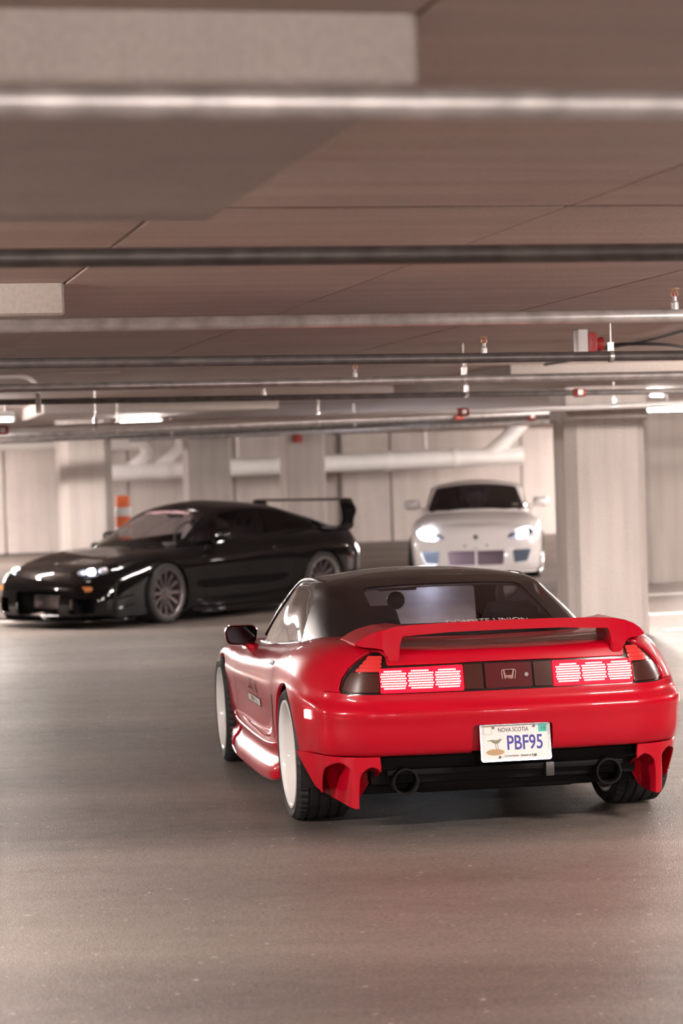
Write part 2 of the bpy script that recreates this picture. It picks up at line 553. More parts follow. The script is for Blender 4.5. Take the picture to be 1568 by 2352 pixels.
def floor_line(b0, a0, b1, a1, w):
    """painted line between two points of the floor, a child of the floor"""
    p, q = Vector(G(b0, a0)), Vector(G(b1, a1))
    t = (q - p).normalized(); s = Vector((-t.y, t.x, 0)) * w / 2
    pts = [p + s, p - s, q - s, q + s]
    V = [(v.x, v.y, floor_z(v.y) + 0.006) for v in pts] + [(v.x, v.y, floor_z(v.y) + 0.0005) for v in pts]
    return mk('parking_line', V, [(0, 1, 2, 3), (0, 4, 5, 1), (1, 5, 6, 2), (2, 6, 7, 3), (3, 7, 4, 0)], 'line paint', floor)
floor_line(9.3, 26.75, 16, 26.75, 0.16)
floor_line(8.3, 23.7, 15, 23.7, 0.14)
floor_line(8.05, 21.6, 14, 21.6, 0.13)
floor_line(-1, 27.2, 3.9, 27.2, 0.14)
floor_line(-1, 30.6, 3.3, 30.6, 0.14)

# ceiling slab and its cast panels
def ring_box(b0, b1, a0, a1, z0, z1):
    return (b0, a0, z0), (b1, a1, z1)
ceiling = box('ceiling', (-30, -14, CEIL + 0.03), (34, 62, CEIL + 0.3), 'ceiling concrete')
ceiling.rotation_euler = (0, 0, GA)
tag(ceiling, 'cast concrete ceiling slab of the parking garage', kind='structure')
pb = [1.215 - 1.37 * 6 + 1.37 * k for k in range(20)]
pa = [-3.3, 2.2, 7.76, 13.3, 18.85, 24.4, 29.95, 35.5, 41.05, 46.6]
pan = {}
for j in range(len(pa) - 1):
    for i in range(len(pb) - 1):
        L = pa[j + 1] - pa[j]
        if 'm' not in pan:
            o = box('ceiling_panel', (0.006, 0.006, 0), (1.364, L - 0.006, 0.045), 'ceiling concrete', ceiling, bevel=0.004, seg=1)
            pan['m'] = o.data
        else:
            o = link(bpy.data.objects.new('ceiling_panel', pan['m']), ceiling)
        o.scale = (1, L / 5.5, 1) if abs(L - 5.5) > 0.2 else (1, 1, 1)
        o.location = (pb[i], pa[j], CEIL + random.uniform(-0.004, 0.004))

# walls
def wall(name, b0, b1, a0, a1, label):
    o = box(name, (b0, a0, -0.2), (b1, a1, CEIL + 0.3), 'wall concrete')
    o.rotation_euler = (0, 0, GA)
    return tag(o, label, kind='structure')
WA = 47.0
wall_back = wall('wall_back', -14, 34, WA, WA + 0.4, 'pale cast concrete wall closing the far end of the garage')
wall('wall_left', -14.4, -14, -13, WA + 0.4, 'concrete side wall of the garage')
wall('wall_right', 33.6, 34, -13, WA + 0.4, 'concrete side wall on the far side of the bays')
wall('wall_front', -14, 34, -13.4, -13, 'concrete wall behind the viewer')
k = 0
edges = [-3.1, -0.7, 1.7, 4.1, 6.5, 8.6, 10.72, 11.72, 12.12, 14.5, 16.9, 19.3, 21.7]
for e0, e1 in zip(edges[:-1], edges[1:]):
    th = 0.09 if e1 - e0 > 1 else 0.30
    box('wall_panel', (e0 + 0.014, WA - th, 0.02), (e1 - 0.014, WA + 0.02, CEIL), 'wall concrete', wall_back, bevel=0.012, seg=1)
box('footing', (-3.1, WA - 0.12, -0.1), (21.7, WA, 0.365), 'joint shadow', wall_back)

# drop panels under the slab
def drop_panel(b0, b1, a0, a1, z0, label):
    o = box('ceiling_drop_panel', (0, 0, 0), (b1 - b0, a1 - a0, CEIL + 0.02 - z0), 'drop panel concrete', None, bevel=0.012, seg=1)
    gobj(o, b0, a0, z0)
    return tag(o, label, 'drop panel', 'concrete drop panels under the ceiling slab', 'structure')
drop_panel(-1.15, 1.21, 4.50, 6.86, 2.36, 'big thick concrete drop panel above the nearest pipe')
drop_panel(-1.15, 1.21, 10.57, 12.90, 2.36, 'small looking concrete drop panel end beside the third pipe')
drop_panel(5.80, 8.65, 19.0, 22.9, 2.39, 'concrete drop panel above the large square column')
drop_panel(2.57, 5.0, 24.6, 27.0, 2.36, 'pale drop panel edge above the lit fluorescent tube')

# square columns with chamfered corners
def column(b0, b1, a0, a1, ch, top, label, cat='column', cap=0.0):
    w, d = b1 - b0, a1 - a0
    z0 = gfloor(b0, a0) - 0.06
    pts = [(ch, 0), (w - ch, 0), (w, ch), (w, d - ch), (w - ch, d), (ch, d), (0, d - ch), (0, ch)]
    root = prism('concrete_column', pts, z0, top - cap, 'column concrete', None, 'xy')
    gobj(root, b0, a0)
    if cap:
        box('column_head', (0, 0, top - cap), (w, d, top), 'column concrete', root)
    return tag(root, label, cat, 'square concrete columns', 'structure')
column(7.0, 7.78, 21.2, 21.70, 0.095, 2.40, 'large square concrete column beside the red car, near the white coupe', cap=0.33)
column(10.62, 11.22, 29.0, 29.7, 0.05, 2.51, 'darker narrow concrete column standing behind the large column')
column(3.32, 3.97, 30.0, 30.65, 0.10, 2.51, 'streaked concrete column behind the hood of the black coupe')
column(5.91, 6.55, 36.0, 36.6, 0.03, 2.51, 'concrete column rising behind the roof of the black coupe')
column(8.24, 8.91, 40.0, 40.6, 0.03, 2.51, 'concrete column with a red alarm box near its top')

# ------------------------------------------------------------------ sprinkler pipes
def pipe(name, a, b0, z0, b1, z1, r, mat, label, sprinklers=(), hangers=(), couplings=(), group='sprinkler pipes hung under the ceiling', cat='pipe'):
    root = empty(name, G(b0, a, z0), (0, 0, GA))
    L = b1 - b0
    zz = lambda b: (b - b0) / L * (z1 - z0)
    n = 24
    tube('pipe_run', [(L * i / n, 0, (z1 - z0) * i / n) for i in range(n + 1)], r, mat, root, 20)
    for b in couplings:
        x = b - b0
        c = lathe('coupling', [(-0.05, r), (-0.05, r * 1.35), (-0.02, r * 1.5), (0.02, r * 1.5), (0.05, r * 1.35), (0.05, r)], 'red coupling', root, 20, 'x', (x, 0, zz(b)))
        for s in (-1, 1):
            box('bolt', (-0.02, s * r * 1.4 - 0.012, -0.02), (0.02, s * r * 1.4 + 0.022 * s + 0.012, 0.02), 'steel rod', c)
    for b in sprinklers:
        x = b - b0
        s = lathe('sprinkler_head', [(0, 0.016), (0.03, 0.016), (0.035, 0.011), (0.055, 0.010), (0.055, 0.0)], 'galvanised pipe', root, 12, 'z', (x, 0, zz(b) + r * 0.9))
        tube('glass_bulb', [(0, 0, 0.05), (0, 0, 0.075)], 0.005, 'red plastic', s, 8)
        for q in (-1, 1):
            tube('frame_arm', [(q * 0.006, 0, 0.05), (q * 0.016, 0, 0.062), (q * 0.012, 0, 0.08), (0, 0, 0.088)], 0.003, 'brass', s, 6)
        lathe('deflector', [(0.086, 0.0), (0.086, 0.020), (0.090, 0.021), (0.092, 0.0)], 'brass', s, 14, 'z')
    for b in hangers:
        x = b - b0
        h = tube('hanger_rod', [(x, 0, zz(b) + r + 0.03), (x, 0, CEIL - z0)], 0.005, 'steel rod', root, 8)
        lathe('hanger_ring', [(-0.012, r * 1.02), (-0.012, r * 1.22), (0.012, r * 1.22), (0.012, r * 1.02)], 'steel rod', h, 18, 'x', (x, 0, zz(b)), closed=True)
        box('clevis', (x - 0.014, -0.012, zz(b) + r), (x + 0.014, 0.012, zz(b) + r + 0.05), 'steel rod', h)
    return tag(root, label, cat, group)
R1 = 0.0275
pipe('sprinkler_pipe', 4.03, -3.5, 2.25, 9, 2.25, R1, 'galvanised pipe', 'nearest blurred pale steel pipe crossing the top of the picture', hangers=(-2, 4.6), sprinklers=(3.7,))
pipe('sprinkler_pipe', 6.80, -3.5, 2.255, 10, 2.25, R1, 'black pipe', 'dark steel pipe crossing just beyond the big drop panel', hangers=(-2, 4.8), sprinklers=(3.7,))
pipe('sprinkler_pipe', 9.57, -3.5, 2.25, 11, 2.25, R1, 'galvanised pipe', 'grey steel pipe with one upright sprinkler at its visible end', sprinklers=(3.65, -1.0), hangers=(-2.0, 4.55))
pipe('sprinkler_pipe', 12.75, -3.5, 2.30, 12, 2.19, R1, 'black pipe', 'dark steel pipe with a sprinkler and a bright hanger rod', sprinklers=(3.75,), hangers=(4.48, -0.8))
pipe('sprinkler_pipe', 15.7, -3.5, 2.27, 13, 2.24, R1, 'galvanised pipe', 'grey steel pipe just in front of the drop panel over the column', sprinklers=(3.72,), hangers=(4.47,))
pipe('sprinkler_pipe', 18.2, -3.5, 2.29, 13, 2.19, 0.022, 'black pipe', 'thin dark pipe with a red coupling beside the large column', sprinklers=(3.59,), couplings=(6.12,), hangers=(5.2, 0.6))
pipe('sprinkler_pipe', 20.3, -3.5, 2.03, 14, 2.27, 0.026, 'white painted pipe', 'bright white pipe sloping across in front of the large column', couplings=(1.77, 5.76), hangers=(2.55, 7.15, 9.0))
pipe('sprinkler_pipe', 24.5, -3.5, 2.05, 7.9, 2.26, 0.036, 'galvanised pipe', 'pinkish steel pipe that disappears behind the large column', couplings=(6.9,), hangers=(3.3, 5.4))
pipe('sprinkler_pipe', 28.0, -2, 2.08, 9.3, 2.31, 0.04, 'black pipe', 'farthest dark pipe above the black coupe', couplings=(8.8,), hangers=(4.4, 6.6))
pipe('sprinkler_pipe', 33.0, 4.6, 2.24, 12.0, 2.36, 0.03, 'galvanised pipe', 'thin grey pipe high in front of the far wall', hangers=(7, 9))

# white conduit elbow near the left edge
root = empty('conduit', G(-3, 17.0, 2.395), (0, 0, GA))
arc = [(4.62 + 0.12 * math.sin(t), 0, -0.12 + 0.12 * math.cos(t)) for t in [i * math.pi / 16 for i in range(9)]]
tube('horizontal_run', [(0, 0, 0), (2.5, 0, 0), (4.62, 0, 0)], 0.017, 'white painted pipe', root, 12)
tube('elbow', arc, 0.019, 'white painted pipe', root, 12)
tube('vertical_drop', [(4.74, 0, -0.12), (4.74, 0, -0.26)], 0.02, 'white plastic', root, 12)
tag(root, 'white conduit bending down at an elbow near the left edge', 'conduit')

# red alarm beacon and cables on the ceiling
root = empty('fire_alarm', G(4.95, 14.5, CEIL), (0, 0, GA))
box('back_box', (-0.085, -0.05, -0.15), (-0.02, 0.05, 0.0), 'white plastic', root, 0.006)
box('beacon', (-0.02, -0.055, -0.145), (0.04, 0.055, -0.02), 'red plastic', root, 0.012)
lathe('horn', [(0.04, 0.0), (0.04, 0.03), (0.075, 0.045), (0.09, 0.045), (0.085, 0.0)], 'red plastic', root, 20, 'x', (0, 0, -0.09))
tag(root, 'small red alarm with white back box under the ceiling', 'fire alarm')
c1 = [G(5.86, 18.25, 2.46), G(5.75, 17.0, 2.45), G(5.64, 16.3, 2.465), G(5.6, 15.7, 2.47), G(5.84, 15.6, 2.46), G(6.2, 15.9, 2.43), G(6.44, 16.6, 2.37), G(6.6, 16.9, 2.25)]
c1 = [tuple(p) for p in hermite(np.array(c1), 5)]
tag(tube('ceiling_cable', c1, 0.011, 'black rubber cable', None, 8), 'black cable looping down under the ceiling', 'cable')
c2 = [G(5.3, 17.2, 2.47), G(5.73, 16.9, 2.485), G(5.75, 16.3, 2.485), G(5.73, 15.6, 2.485), G(5.6, 14.55, 2.485), G(5.3, 12.5, 2.485)]
tag(tube('ceiling_cable', [tuple(p) for p in hermite(np.array(c2), 4)], 0.009, 'black rubber cable', None, 8), 'straight black cable clipped along the ceiling', 'cable')

# ------------------------------------------------------------------ big white drain pipe on the far wall
root = empty('drain_pipe', G(0, 44.0, 0), (0, 0, GA))
RD = 0.165
tube('main_run', [(5.1 + (13.62 - 5.1) * i / 20, 0, 1.835 + 0.115 * i / 20) for i in range(21)], RD, 'drain pipe plastic', root, 28)
def arm(pts, r):
    return tube('branch', [tuple(p) for p in hermite(np.array(pts, float), 6)], r, 'drain pipe plastic', root, 22)
arm([(13.0, 0, 2.0), (13.25, 0, 2.2), (13.68, 0, 2.60)], 0.14)
arm([(6.05, 0.02, 1.87), (6.35, 0, 2.08), (6.45, 0, 2.22), (6.38, 0, 2.34), (6.1, 0, 2.36), (5.4, 0, 2.36)], 0.105)
arm([(6.6, 0, 1.9), (6.95, 0, 2.18), (7.08, 0, 2.32), (7.1, 0, 2.52)], 0.105)
for b in (6.75, 9.25, 11.0, 12.3):
    z = 1.835 + 0.115 * (b - 4.2) / 9.42
    c = lathe('pipe_collar', [(-0.07, RD), (-0.07, RD + 0.02), (0.07, RD + 0.02), (0.07, RD)], 'drain pipe plastic', root, 28, 'x', (b, 0, z))
for b in (5.3, 8.15, 11.75):
    z = 1.835 + 0.115 * (b - 4.2) / 9.42
    tube('hanger_rod', [(b, 0, z + RD), (b, 0, CEIL)], 0.012, 'steel rod', root, 8)
tag(root, 'thick white drain pipe with slanting branches along the far wall', 'pipe')

root = empty('ceiling_duct', G(0, 40.0, 0), (0, 0, GA))
tube('duct_run', [(-3, 0, 2.31), (1, 0, 2.31), (4.5, 0, 2.315)], 0.066, 'drain pipe plastic', root, 20)
for b in (0.5, 3.9): tube('hanger_rod', [(b, 0, 2.37), (b, 0, CEIL)], 0.01, 'steel rod', root, 8)
tag(root, 'pale pipe under the ceiling at the left edge, behind a column', 'pipe')

# red box on the far column
root = empty('alarm_box', G(8.435, 40.0, 2.335), (0, 0, GA))
box('case', (-0.07, -0.075, -0.09), (0.07, 0.0, 0.09), 'red plastic', root, 0.01)
lathe('beacon_lens', [(-0.075, 0.035), (-0.10, 0.03), (-0.105, 0.0)], 'red plastic', root, 16, 'y', (0, 0, 0.02))
tag(root, 'red alarm box mounted near the top of a far column', 'alarm box')

# orange channelizer post behind the black coupe
zb = gfloor(4.48, 33.0)
root = empty('traffic_post', G(4.485, 33.0, zb))
lathe('rubber_base', [(0, 0.0), (0, 0.24), (0.04, 0.24), (0.08, 0.18), (0.08, 0.0)], 'black rubber cable', root, 24, 'z')
lathe('post_body', [(0.08, 0.115), (0.30, 0.112), (0.60, 0.108), (0.90, 0.105), (1.24, 0.102), (1.28, 0.092), (1.285, 0.0)], 'safety orange', root, 28, 'z')
for z in (0.47, 0.72, 1.00):
    lathe('reflective_band', [(z, 0.1125), (z + 0.005, 0.114), (z + 0.115, 0.113), (z + 0.12, 0.1115)], 'reflective white', root, 28, 'z')
tag(root, 'orange and white striped traffic post beside a column', 'traffic post')

# ------------------------------------------------------------------ fluorescent strip lights
def strip_light(b, a, z, length, along, label, tube_r=0.019, name='strip_light', double=True, tube_mat='fluorescent tube'):
    root = empty(name, G(b, a, z), (0, 0, GA + (math.pi / 2 if along == 'a' else 0)))
    h = length / 2
    box('housing', (-h, -0.055, 0.025), (h, 0.055, 0.085), 'lamp housing', root, 0.008)
    for s in ((-1, 1) if double else (0,)):
        tube('lamp_tube', [(-h + 0.03, s * 0.032, 0), (h - 0.03, s * 0.032, 0)], tube_r, tube_mat, root, 12)
        for e in (-1, 1):
            box('lamp_holder', (e * h - 0.015, s * 0.032 - 0.018, -0.02), (e * h + 0.015, s * 0.032 + 0.018, 0.04), 'lamp housing', root)
    for e in (-0.6, 0.6):
        if CEIL - z > 0.11:
            tube('hanger_rod', [(e * h, 0, 0.085), (e * h, 0, CEIL - z)], 0.006, 'steel rod', root, 8)
    return tag(root, label, 'ceiling light', 'fluorescent strip lights under the ceiling')
strip_light(3.75, 26.0, 2.285, 0.46, 'b', 'lit fluorescent lamp glowing above the streaked column', 0.03, tube_mat='dim fluorescent tube')
strip_light(9.98, 25.5, 2.27, 1.25, 'b', 'lit fluorescent tube at the right edge behind the large column', 0.016, double=False, tube_mat='dim fluorescent tube')
strip_light(2.0, 24.0, 2.29, 0.42, 'b', 'short lit lamp at the left edge above the white pipe', 0.012, double=False, tube_mat='dim fluorescent tube')
strip_light(8.25, 22.2, 2.33, 0.15, 'b', 'tiny bright lamp right of the large column top', 0.014, double=False)
def run_of(n, b, a, db, where):
    for i in range(n):
        strip_light(b + db * i, a, 2.34, 1.25, 'b', 'lit strip light ' + where + (', number %s' % ('one', 'two', 'three', 'four')[i] if n > 1 else ''))
run_of(1, -2.4, -0.6, 1.7, 'behind the viewer over the near aisle')
run_of(1, 5.4, -2.4, 2.2, 'behind the viewer toward the column bays')
run_of(1, 1.6, -1.2, 2.2, 'added straight behind the viewer')  # extra lamp put in to brighten the nearest pipe
run_of(2, -2.75, 8.6, 1.3, 'between the two left drop panels')
run_of(1, 5.4, 7.2, 1.35, 'right of the dark pipe beyond the frame')
run_of(1, 8.8, 11.2, 1.35, 'right of the red car beyond the frame')
run_of(2, 8.2, 16.0, 1.35, 'in front of the large column beyond the frame')
run_of(1, -6.2, 15.0, 1.5, 'far left of the dark sprinkler pipes')
run_of(1, 15.2, 22.4, 1.7, 'right of the large column beyond the frame')
run_of(1, -7.2, 25.4, 1.6, 'left of the streaked column')
run_of(1, 14.9, 30.6, 1.7, 'right of the darker narrow column')
strip_light(8.30, 23.5, 2.34, 1.25, 'a', 'added strip light hidden just behind the large column')  # unseen lamp added to light the far columns and the black coupe
run_of(2, -0.3, 27.0, 1.5, 'added just left of the streaked column beyond the frame')  # unseen pair added to brighten the streaked column and the white coupe
run_of(1, 13.4, 29.8, 1.5, 'added beside the darker narrow column beyond the frame')  # unseen lamp added to light the fronts of the far columns
run_of(2, -2.2, 37.0, 1.7, 'added left of the far columns')  # unseen lamps added for more light at the far end
run_of(3, 14.6, 36.4, 1.7, 'added right of the white coupe')  # out of view, added to lift the brightness of the far bays
run_of(3, -0.9, 43.0, 1.6, 'added near the far wall beside the drain pipe')  # unseen row added to brighten the far wall from the left
run_of(3, 16.4, 43.0, 1.6, 'added near the far wall beyond the white coupe')  # unseen row added to brighten the far wall from the right

# ------------------------------------------------------------------ car materials
def paint(name, col, rough=0.28, coat=1.0, spec=0.12):
    m, nt, b = new_mat(name)
    tc = nt.nodes.new('ShaderNodeTexCoord')
    no = nt.nodes.new('ShaderNodeTexNoise'); no.inputs['Scale'].default_value = 3.0
    nt.links.new(tc.outputs['Object'], no.inputs['Vector'])
    ra = nt.nodes.new('ShaderNodeValToRGB')
    ra.color_ramp.elements[0].color = tuple(c * 0.96 for c in col) + (1,); ra.color_ramp.elements[1].color = tuple(min(1, c * 1.04) for c in col) + (1,)
    nt.links.new(no.outputs['Fac'], ra.inputs['Fac']); nt.links.new(ra.outputs['Color'], b.inputs['Base Color'])
    b.inputs['Roughness'].default_value = rough
    b.inputs['Coat Weight'].default_value = coat; b.inputs['Coat Roughness'].default_value = 0.03
    b.inputs['Specular IOR Level'].default_value = spec
    b.inputs['Coat IOR'].default_value = 1.45
    return m
paint('red paint', (0.425, 0.0022, 0.014), 0.3, 0.62)
paint('black roof paint', (0.009, 0.0075, 0.0085), 0.3, 0.9, 0.05)
paint('black paint', (0.004, 0.0037, 0.0038), 0.3, 1.0, 0.0)
paint('white paint', (0.86, 0.82, 0.81), 0.3)
paint('white wheel paint', (0.74, 0.71, 0.69), 0.3, 0.6)
simple('rubber', (0.020, 0.018, 0.018), 0.7, spec=0.3)
simple('tyre rubber', (0.023, 0.021, 0.021), 0.62, spec=0.35, var=0.15, scale=30)
simple('black plastic', (0.013, 0.012, 0.012), 0.45)
simple('gloss black', (0.010, 0.008, 0.008), 0.12, coat=0.6)
simple('underside black', (0.006, 0.0055, 0.0055), 0.7, spec=0.15)
simple('dark metal', (0.10, 0.095, 0.095), 0.4, 0.8)
simple('gunmetal', (0.20, 0.17, 0.175), 0.28, 0.85)
simple('bright metal', (0.72, 0.70, 0.70), 0.2, 0.95)
simple('cabin cloth', (0.016, 0.014, 0.015), 0.9)
simple('smoked amber lens', (0.050, 0.013, 0.010), 0.15, coat=0.5)
simple('dark red lens', (0.075, 0.006, 0.009), 0.15, coat=0.5)
simple('red reflector', (0.52, 0.022, 0.022), 0.2, coat=1.0, emit=(0.9, 0.05, 0.04), strength=0.12)  # faint emission paints a glow on the reflector, which is no lamp
simple('lit red lens', (0.6, 0.01, 0.02), 0.5, spec=0.1, emit=(1.0, 0.0, 0.006), strength=5.0)
simple('lit led', (1, 0.6, 0.55), 0.5, spec=0.1, emit=(1.0, 0.55, 0.47), strength=3.0)
simple('lit marker', (0.8, 0.2, 0.2), 0.3, emit=(1.0, 0.36, 0.40), strength=2.2)
simple('amber lens', (0.55, 0.20, 0.06), 0.2, coat=1.0)
simple('clear lens white', (0.75, 0.75, 0.78), 0.15, coat=1.0)
simple('lamp bowl', (0.55, 0.55, 0.62), 0.25, 0.6)
simple('headlamp lit', (1, 1, 1), 0.3, emit=(0.86, 0.90, 1.0), strength=60.0)
simple('headlamp dim', (1, 1, 1), 0.3, emit=(0.88, 0.90, 1.0), strength=14.0)
simple('plate white', (0.72, 0.69, 0.66), 0.45, var=0.03)
simple('plate blue', (0.035, 0.03, 0.24), 0.5)
simple('plate ink', (0.09, 0.08, 0.08), 0.6)
simple('plate teal', (0.04, 0.42, 0.33), 0.5)
simple('plate brown', (0.42, 0.26, 0.13), 0.6)
simple('plate olive', (0.22, 0.20, 0.13), 0.6)
simple('sticker pale', (0.70, 0.66, 0.62), 0.5)
simple('sticker dark', (0.07, 0.03, 0.03), 0.5)
simple('badge', (0.42, 0.24, 0.22), 0.3, 0.5)
simple('window letters', (0.52, 0.42, 0.40), 0.5)
simple('banner pink', (0.62, 0.40, 0.42), 0.5)
simple('seat shell', (0.42, 0.36, 0.35), 0.5)
glass('tinted glass', (0.66, 0.64, 0.72), 0.9)
glass('dark glass', (0.10, 0.095, 0.11), 0.9)
glass('windshield glass', (0.82, 0.80, 0.82), 0.9)
glass('purple glass', (0.16, 0.12, 0.20), 0.9)
simple('duct blue grey', (0.06, 0.075, 0.10), 0.5)
simple('grille mauve', (0.10, 0.06, 0.075), 0.6)
simple('headlamp glare', (1, 1, 1), 0.3, emit=(0.86, 0.90, 1.0), strength=260.0)
glass('smoked glass', (0.50, 0.48, 0.49), 0.9)
glass('clear glass', (0.85, 0.85, 0.9), 0.9)
simple('mirror glass', (0.05, 0.05, 0.055), 0.03, 1.0)

def side(y, xs, zs, ysp=None):
    """a body station across the car: points from under the sill over the shoulder to the spine"""
    P = [(x, y, z) for x, z in zip(xs, zs)]
    if ysp is not None:
        n = len(P); k = n - 3
        P[k + 1] = (P[k + 1][0], y + (ysp - y) * 0.5, P[k + 1][2]); P[k + 2] = (P[k + 2][0], ysp, P[k + 2][2])
    return P
def st(xs, ys, zs):
    return [(x, y, z) for x, y, z in zip(xs, ys, zs)]

def wheel(car, name, x, y, z, R, W, rim, sgn, rim_mat, spokes=5, dish=0.07, steer=0.0, camber=0.0, spoke_w=0.05, twin=False, spoke_mat=None, tread=True, nuts=True):
    """tyre and rim; local +x points outwards"""
    rot = (0, camber * sgn, steer + (0 if sgn > 0 else math.pi))
    h = W / 2
    grooves = (-0.55, -0.2, 0.2, 0.55)
    prof = [(-h * 0.86, rim - 0.004), (-h * 0.98, rim + (R - rim) * 0.35), (-h * 0.99, rim + (R - rim) * 0.62), (-h * 0.93, R - 0.016), (-h * 0.84, R - 0.004)]
    for g in grooves:
        c = g * h
        prof += [(c - 0.007, R), (c - 0.005, R - 0.008), (c + 0.005, R - 0.008), (c + 0.007, R)]
    prof += [(h * 0.84, R - 0.004), (h * 0.93, R - 0.016), (h * 0.99, rim + (R - rim) * 0.62), (h * 0.985, rim + (R - rim) * 0.35), (h * 0.88, rim - 0.004)]
    n = len(prof)
    sh = {4, 5, n - 6, n - 5, 3, n - 4}
    mod = (lambda i, k: -0.007 if (i in sh and k % 3 == 0) else 0.0) if tread else None
    ty = lathe('tyre', prof, 'tyre rubber', car, 150 if tread else 64, 'x', (x, y, z), rot, mod=mod, sharp=28)
    ri = lathe('wheel_rim', [(h * 0.90, rim + 0.006), (h * 0.97, rim + 0.004), (h * 0.985, rim - 0.004), (h * 0.93, rim - 0.016), (h * 0.80, rim - 0.022),
                             (h * 0.5, rim - 0.030), (0.0, rim - 0.042), (-h * 0.6, rim - 0.045), (-h * 0.88, rim - 0.02), (-h * 0.9, rim + 0.004)], rim_mat, car, 72, 'x', (x, y, z), rot, sharp=50)
    sm = spoke_mat or rim_mat
    f = h - dish                                     # plane of the spoke faces
    hub_r = 0.072
    lathe('hub', [(f - 0.06, hub_r), (f - 0.012, hub_r), (f, hub_r - 0.012), (f, 0.034), (f + 0.012, 0.03), (f + 0.014, 0.0)], sm, ri, 30, 'x')
    r0, r1 = hub_r - 0.012, rim - 0.020
    w0, w1 = spoke_w * 0.62, spoke_w
    V = [(f - 0.004, -w0, r0), (f - 0.004, w0, r0), (f + 0.016, w1 * 0.8, r1), (f + 0.016, -w1 * 0.8, r1),
         (f - 0.045, -w0 * 1.1, r0), (f - 0.045, w0 * 1.1, r0), (f - 0.03, w1, r1), (f - 0.03, -w1, r1)]
    F = [(0, 1, 2, 3), (7, 6, 5, 4), (0, 4, 5, 1), (1, 5, 6, 2), (2, 6, 7, 3), (3, 7, 4, 0)]
    bm = bmesh.new()
    vs = [bm.verts.new(v) for v in V]
    for q in F: bm.faces.new([vs[i] for i in q])
    bmesh.ops.bevel(bm, geom=list(bm.edges), offset=0.006, segments=2, affect='EDGES')
    sp = from_bm('spoke', bm, sm, ri); smooth_angle(sp, 45)
    off = math.radians(11) if twin else 0
    angs = []
    for k in range(spokes):
        a = 2 * math.pi * k / spokes
        angs += [a - off, a + off] if twin else [a]
    sp.rotation_euler = (angs[0], 0, 0)
    for a in angs[1:]:
        c = sp.copy(); COL.objects.link(c); c.parent = ri; c.rotation_euler = (a, 0, 0)
    if nuts:
        nut = lathe('lug_nut', [(f - 0.02, 0.010), (f + 0.006, 0.010), (f + 0.012, 0.006), (f + 0.012, 0.0)], 'bright metal', ri, 8, 'x')
        for k in range(5):
            a = 2 * math.pi * (k + 0.5) / 5
            c = nut if k == 0 else nut.copy()
            if k: COL.objects.link(c); c.parent = ri
            c.location = (0, 0.052 * math.cos(a), 0.052 * math.sin(a))
    lathe('brake_disc', [(-0.02, 0.06), (-0.02, rim * 0.72), (0.005, rim * 0.72), (0.005, 0.06)], 'dark metal', car, 40, 'x', (x, y, z), rot)
    return ri

def liner(car, y, z, r, x0, x1, sgn):
    """dark bowl of the wheel arch"""
    prof = [(x0, 0.0), (x0, r), (x1, r)]
    V, F = [], []
    n = 28
    for k in range(n + 1):
        a = math.pi * (-0.12 + 1.24 * k / n)
        for w, rr in ((x0, 0.0), (x0, r), (x1, r)):
            V.append((sgn * w, y + rr * math.cos(a), z + rr * math.sin(a)))
    for k in range(n):
        for i in range(2):
            F.append((k * 3 + i, k * 3 + i + 1, (k + 1) * 3 + i + 1, (k + 1) * 3 + i))
    return mk('wheel_arch_liner', V, F, 'black plastic', car, True)

def circ(y0, z0, r):
    """distance from the wheel arch in side view, only on the flanks"""
    return lambda P: np.where(np.abs(P[:, 0]) > 0.55, np.hypot(P[:, 1] - y0, P[:, 2] - z0) - r, 1.0)
def sideview(poly, xmin=0.3):
    return lambda P: np.where(P[:, 0] > xmin, sdf(P[:, 1:3], poly), 1.0)
def rearview(poly, ymax):
    return lambda P: np.where(P[:, 1] < ymax, sdf(np.column_stack([np.abs(P[:, 0]), P[:, 2]]), poly), 1.0)
def frontview(poly, ymin):
    return lambda P: np.where(P[:, 1] > ymin, sdf(np.column_stack([np.abs(P[:, 0]), P[:, 2]]), poly), 1.0)
def plan(poly, zmin=0.0):
    return lambda P: np.where(P[:, 2] > zmin, sdf(np.column_stack([np.abs(P[:, 0]), P[:, 1]]), poly), 1.0)
def neg(f): return lambda P: -f(P)
def shift(f, d): return lambda P: f(P) - d
def rounded(poly, r):
    """a polygon inset by r, so that sdf - r has round corners"""
    P = np.array(poly, float)
    a = 0.5 * sum(P[i - 1][0] * P[i][1] - P[i][0] * P[i - 1][1] for i in range(len(P)))
    if a < 0: P = P[::-1]
    out = []
    n = len(P)
    for i in range(n):
        e0 = P[i] - P[i - 1]; e1 = P[(i + 1) % n] - P[i]
        e0 /= np.linalg.norm(e0); e1 /= np.linalg.norm(e1)
        n0 = np.array([-e0[1], e0[0]]); n1 = np.array([-e1[1], e1[0]])
        b = n0 + n1; b /= max(1e-6, (b @ n0))
        out.append(P[i] + b * r)
    return out
def surf_y(S, x, z, rear=True):
    """depth of a lofted surface behind a point of the rear (or front) view"""
    V = S.V; m = V[:, 1] < -0.3 if rear else V[:, 1] > 2.6
    Q = V[m]
    d = (Q[:, 0] - abs(x)) ** 2 + (Q[:, 2] - z) ** 2
    i = np.argsort(d)[:4]; w = 1 / (d[i] + 1e-7)
    return float((Q[i, 1] * w).sum() / w.sum())
def surf_x(S, y, z):
    V = S.V; Q = V[V[:, 0] > 0.5]
    d = (Q[:, 1] - y) ** 2 + (Q[:, 2] - z) ** 2
    i = np.argsort(d)[:4]; w = 1 / (d[i] + 1e-7)
    return float((Q[i, 0] * w).sum() / w.sum())

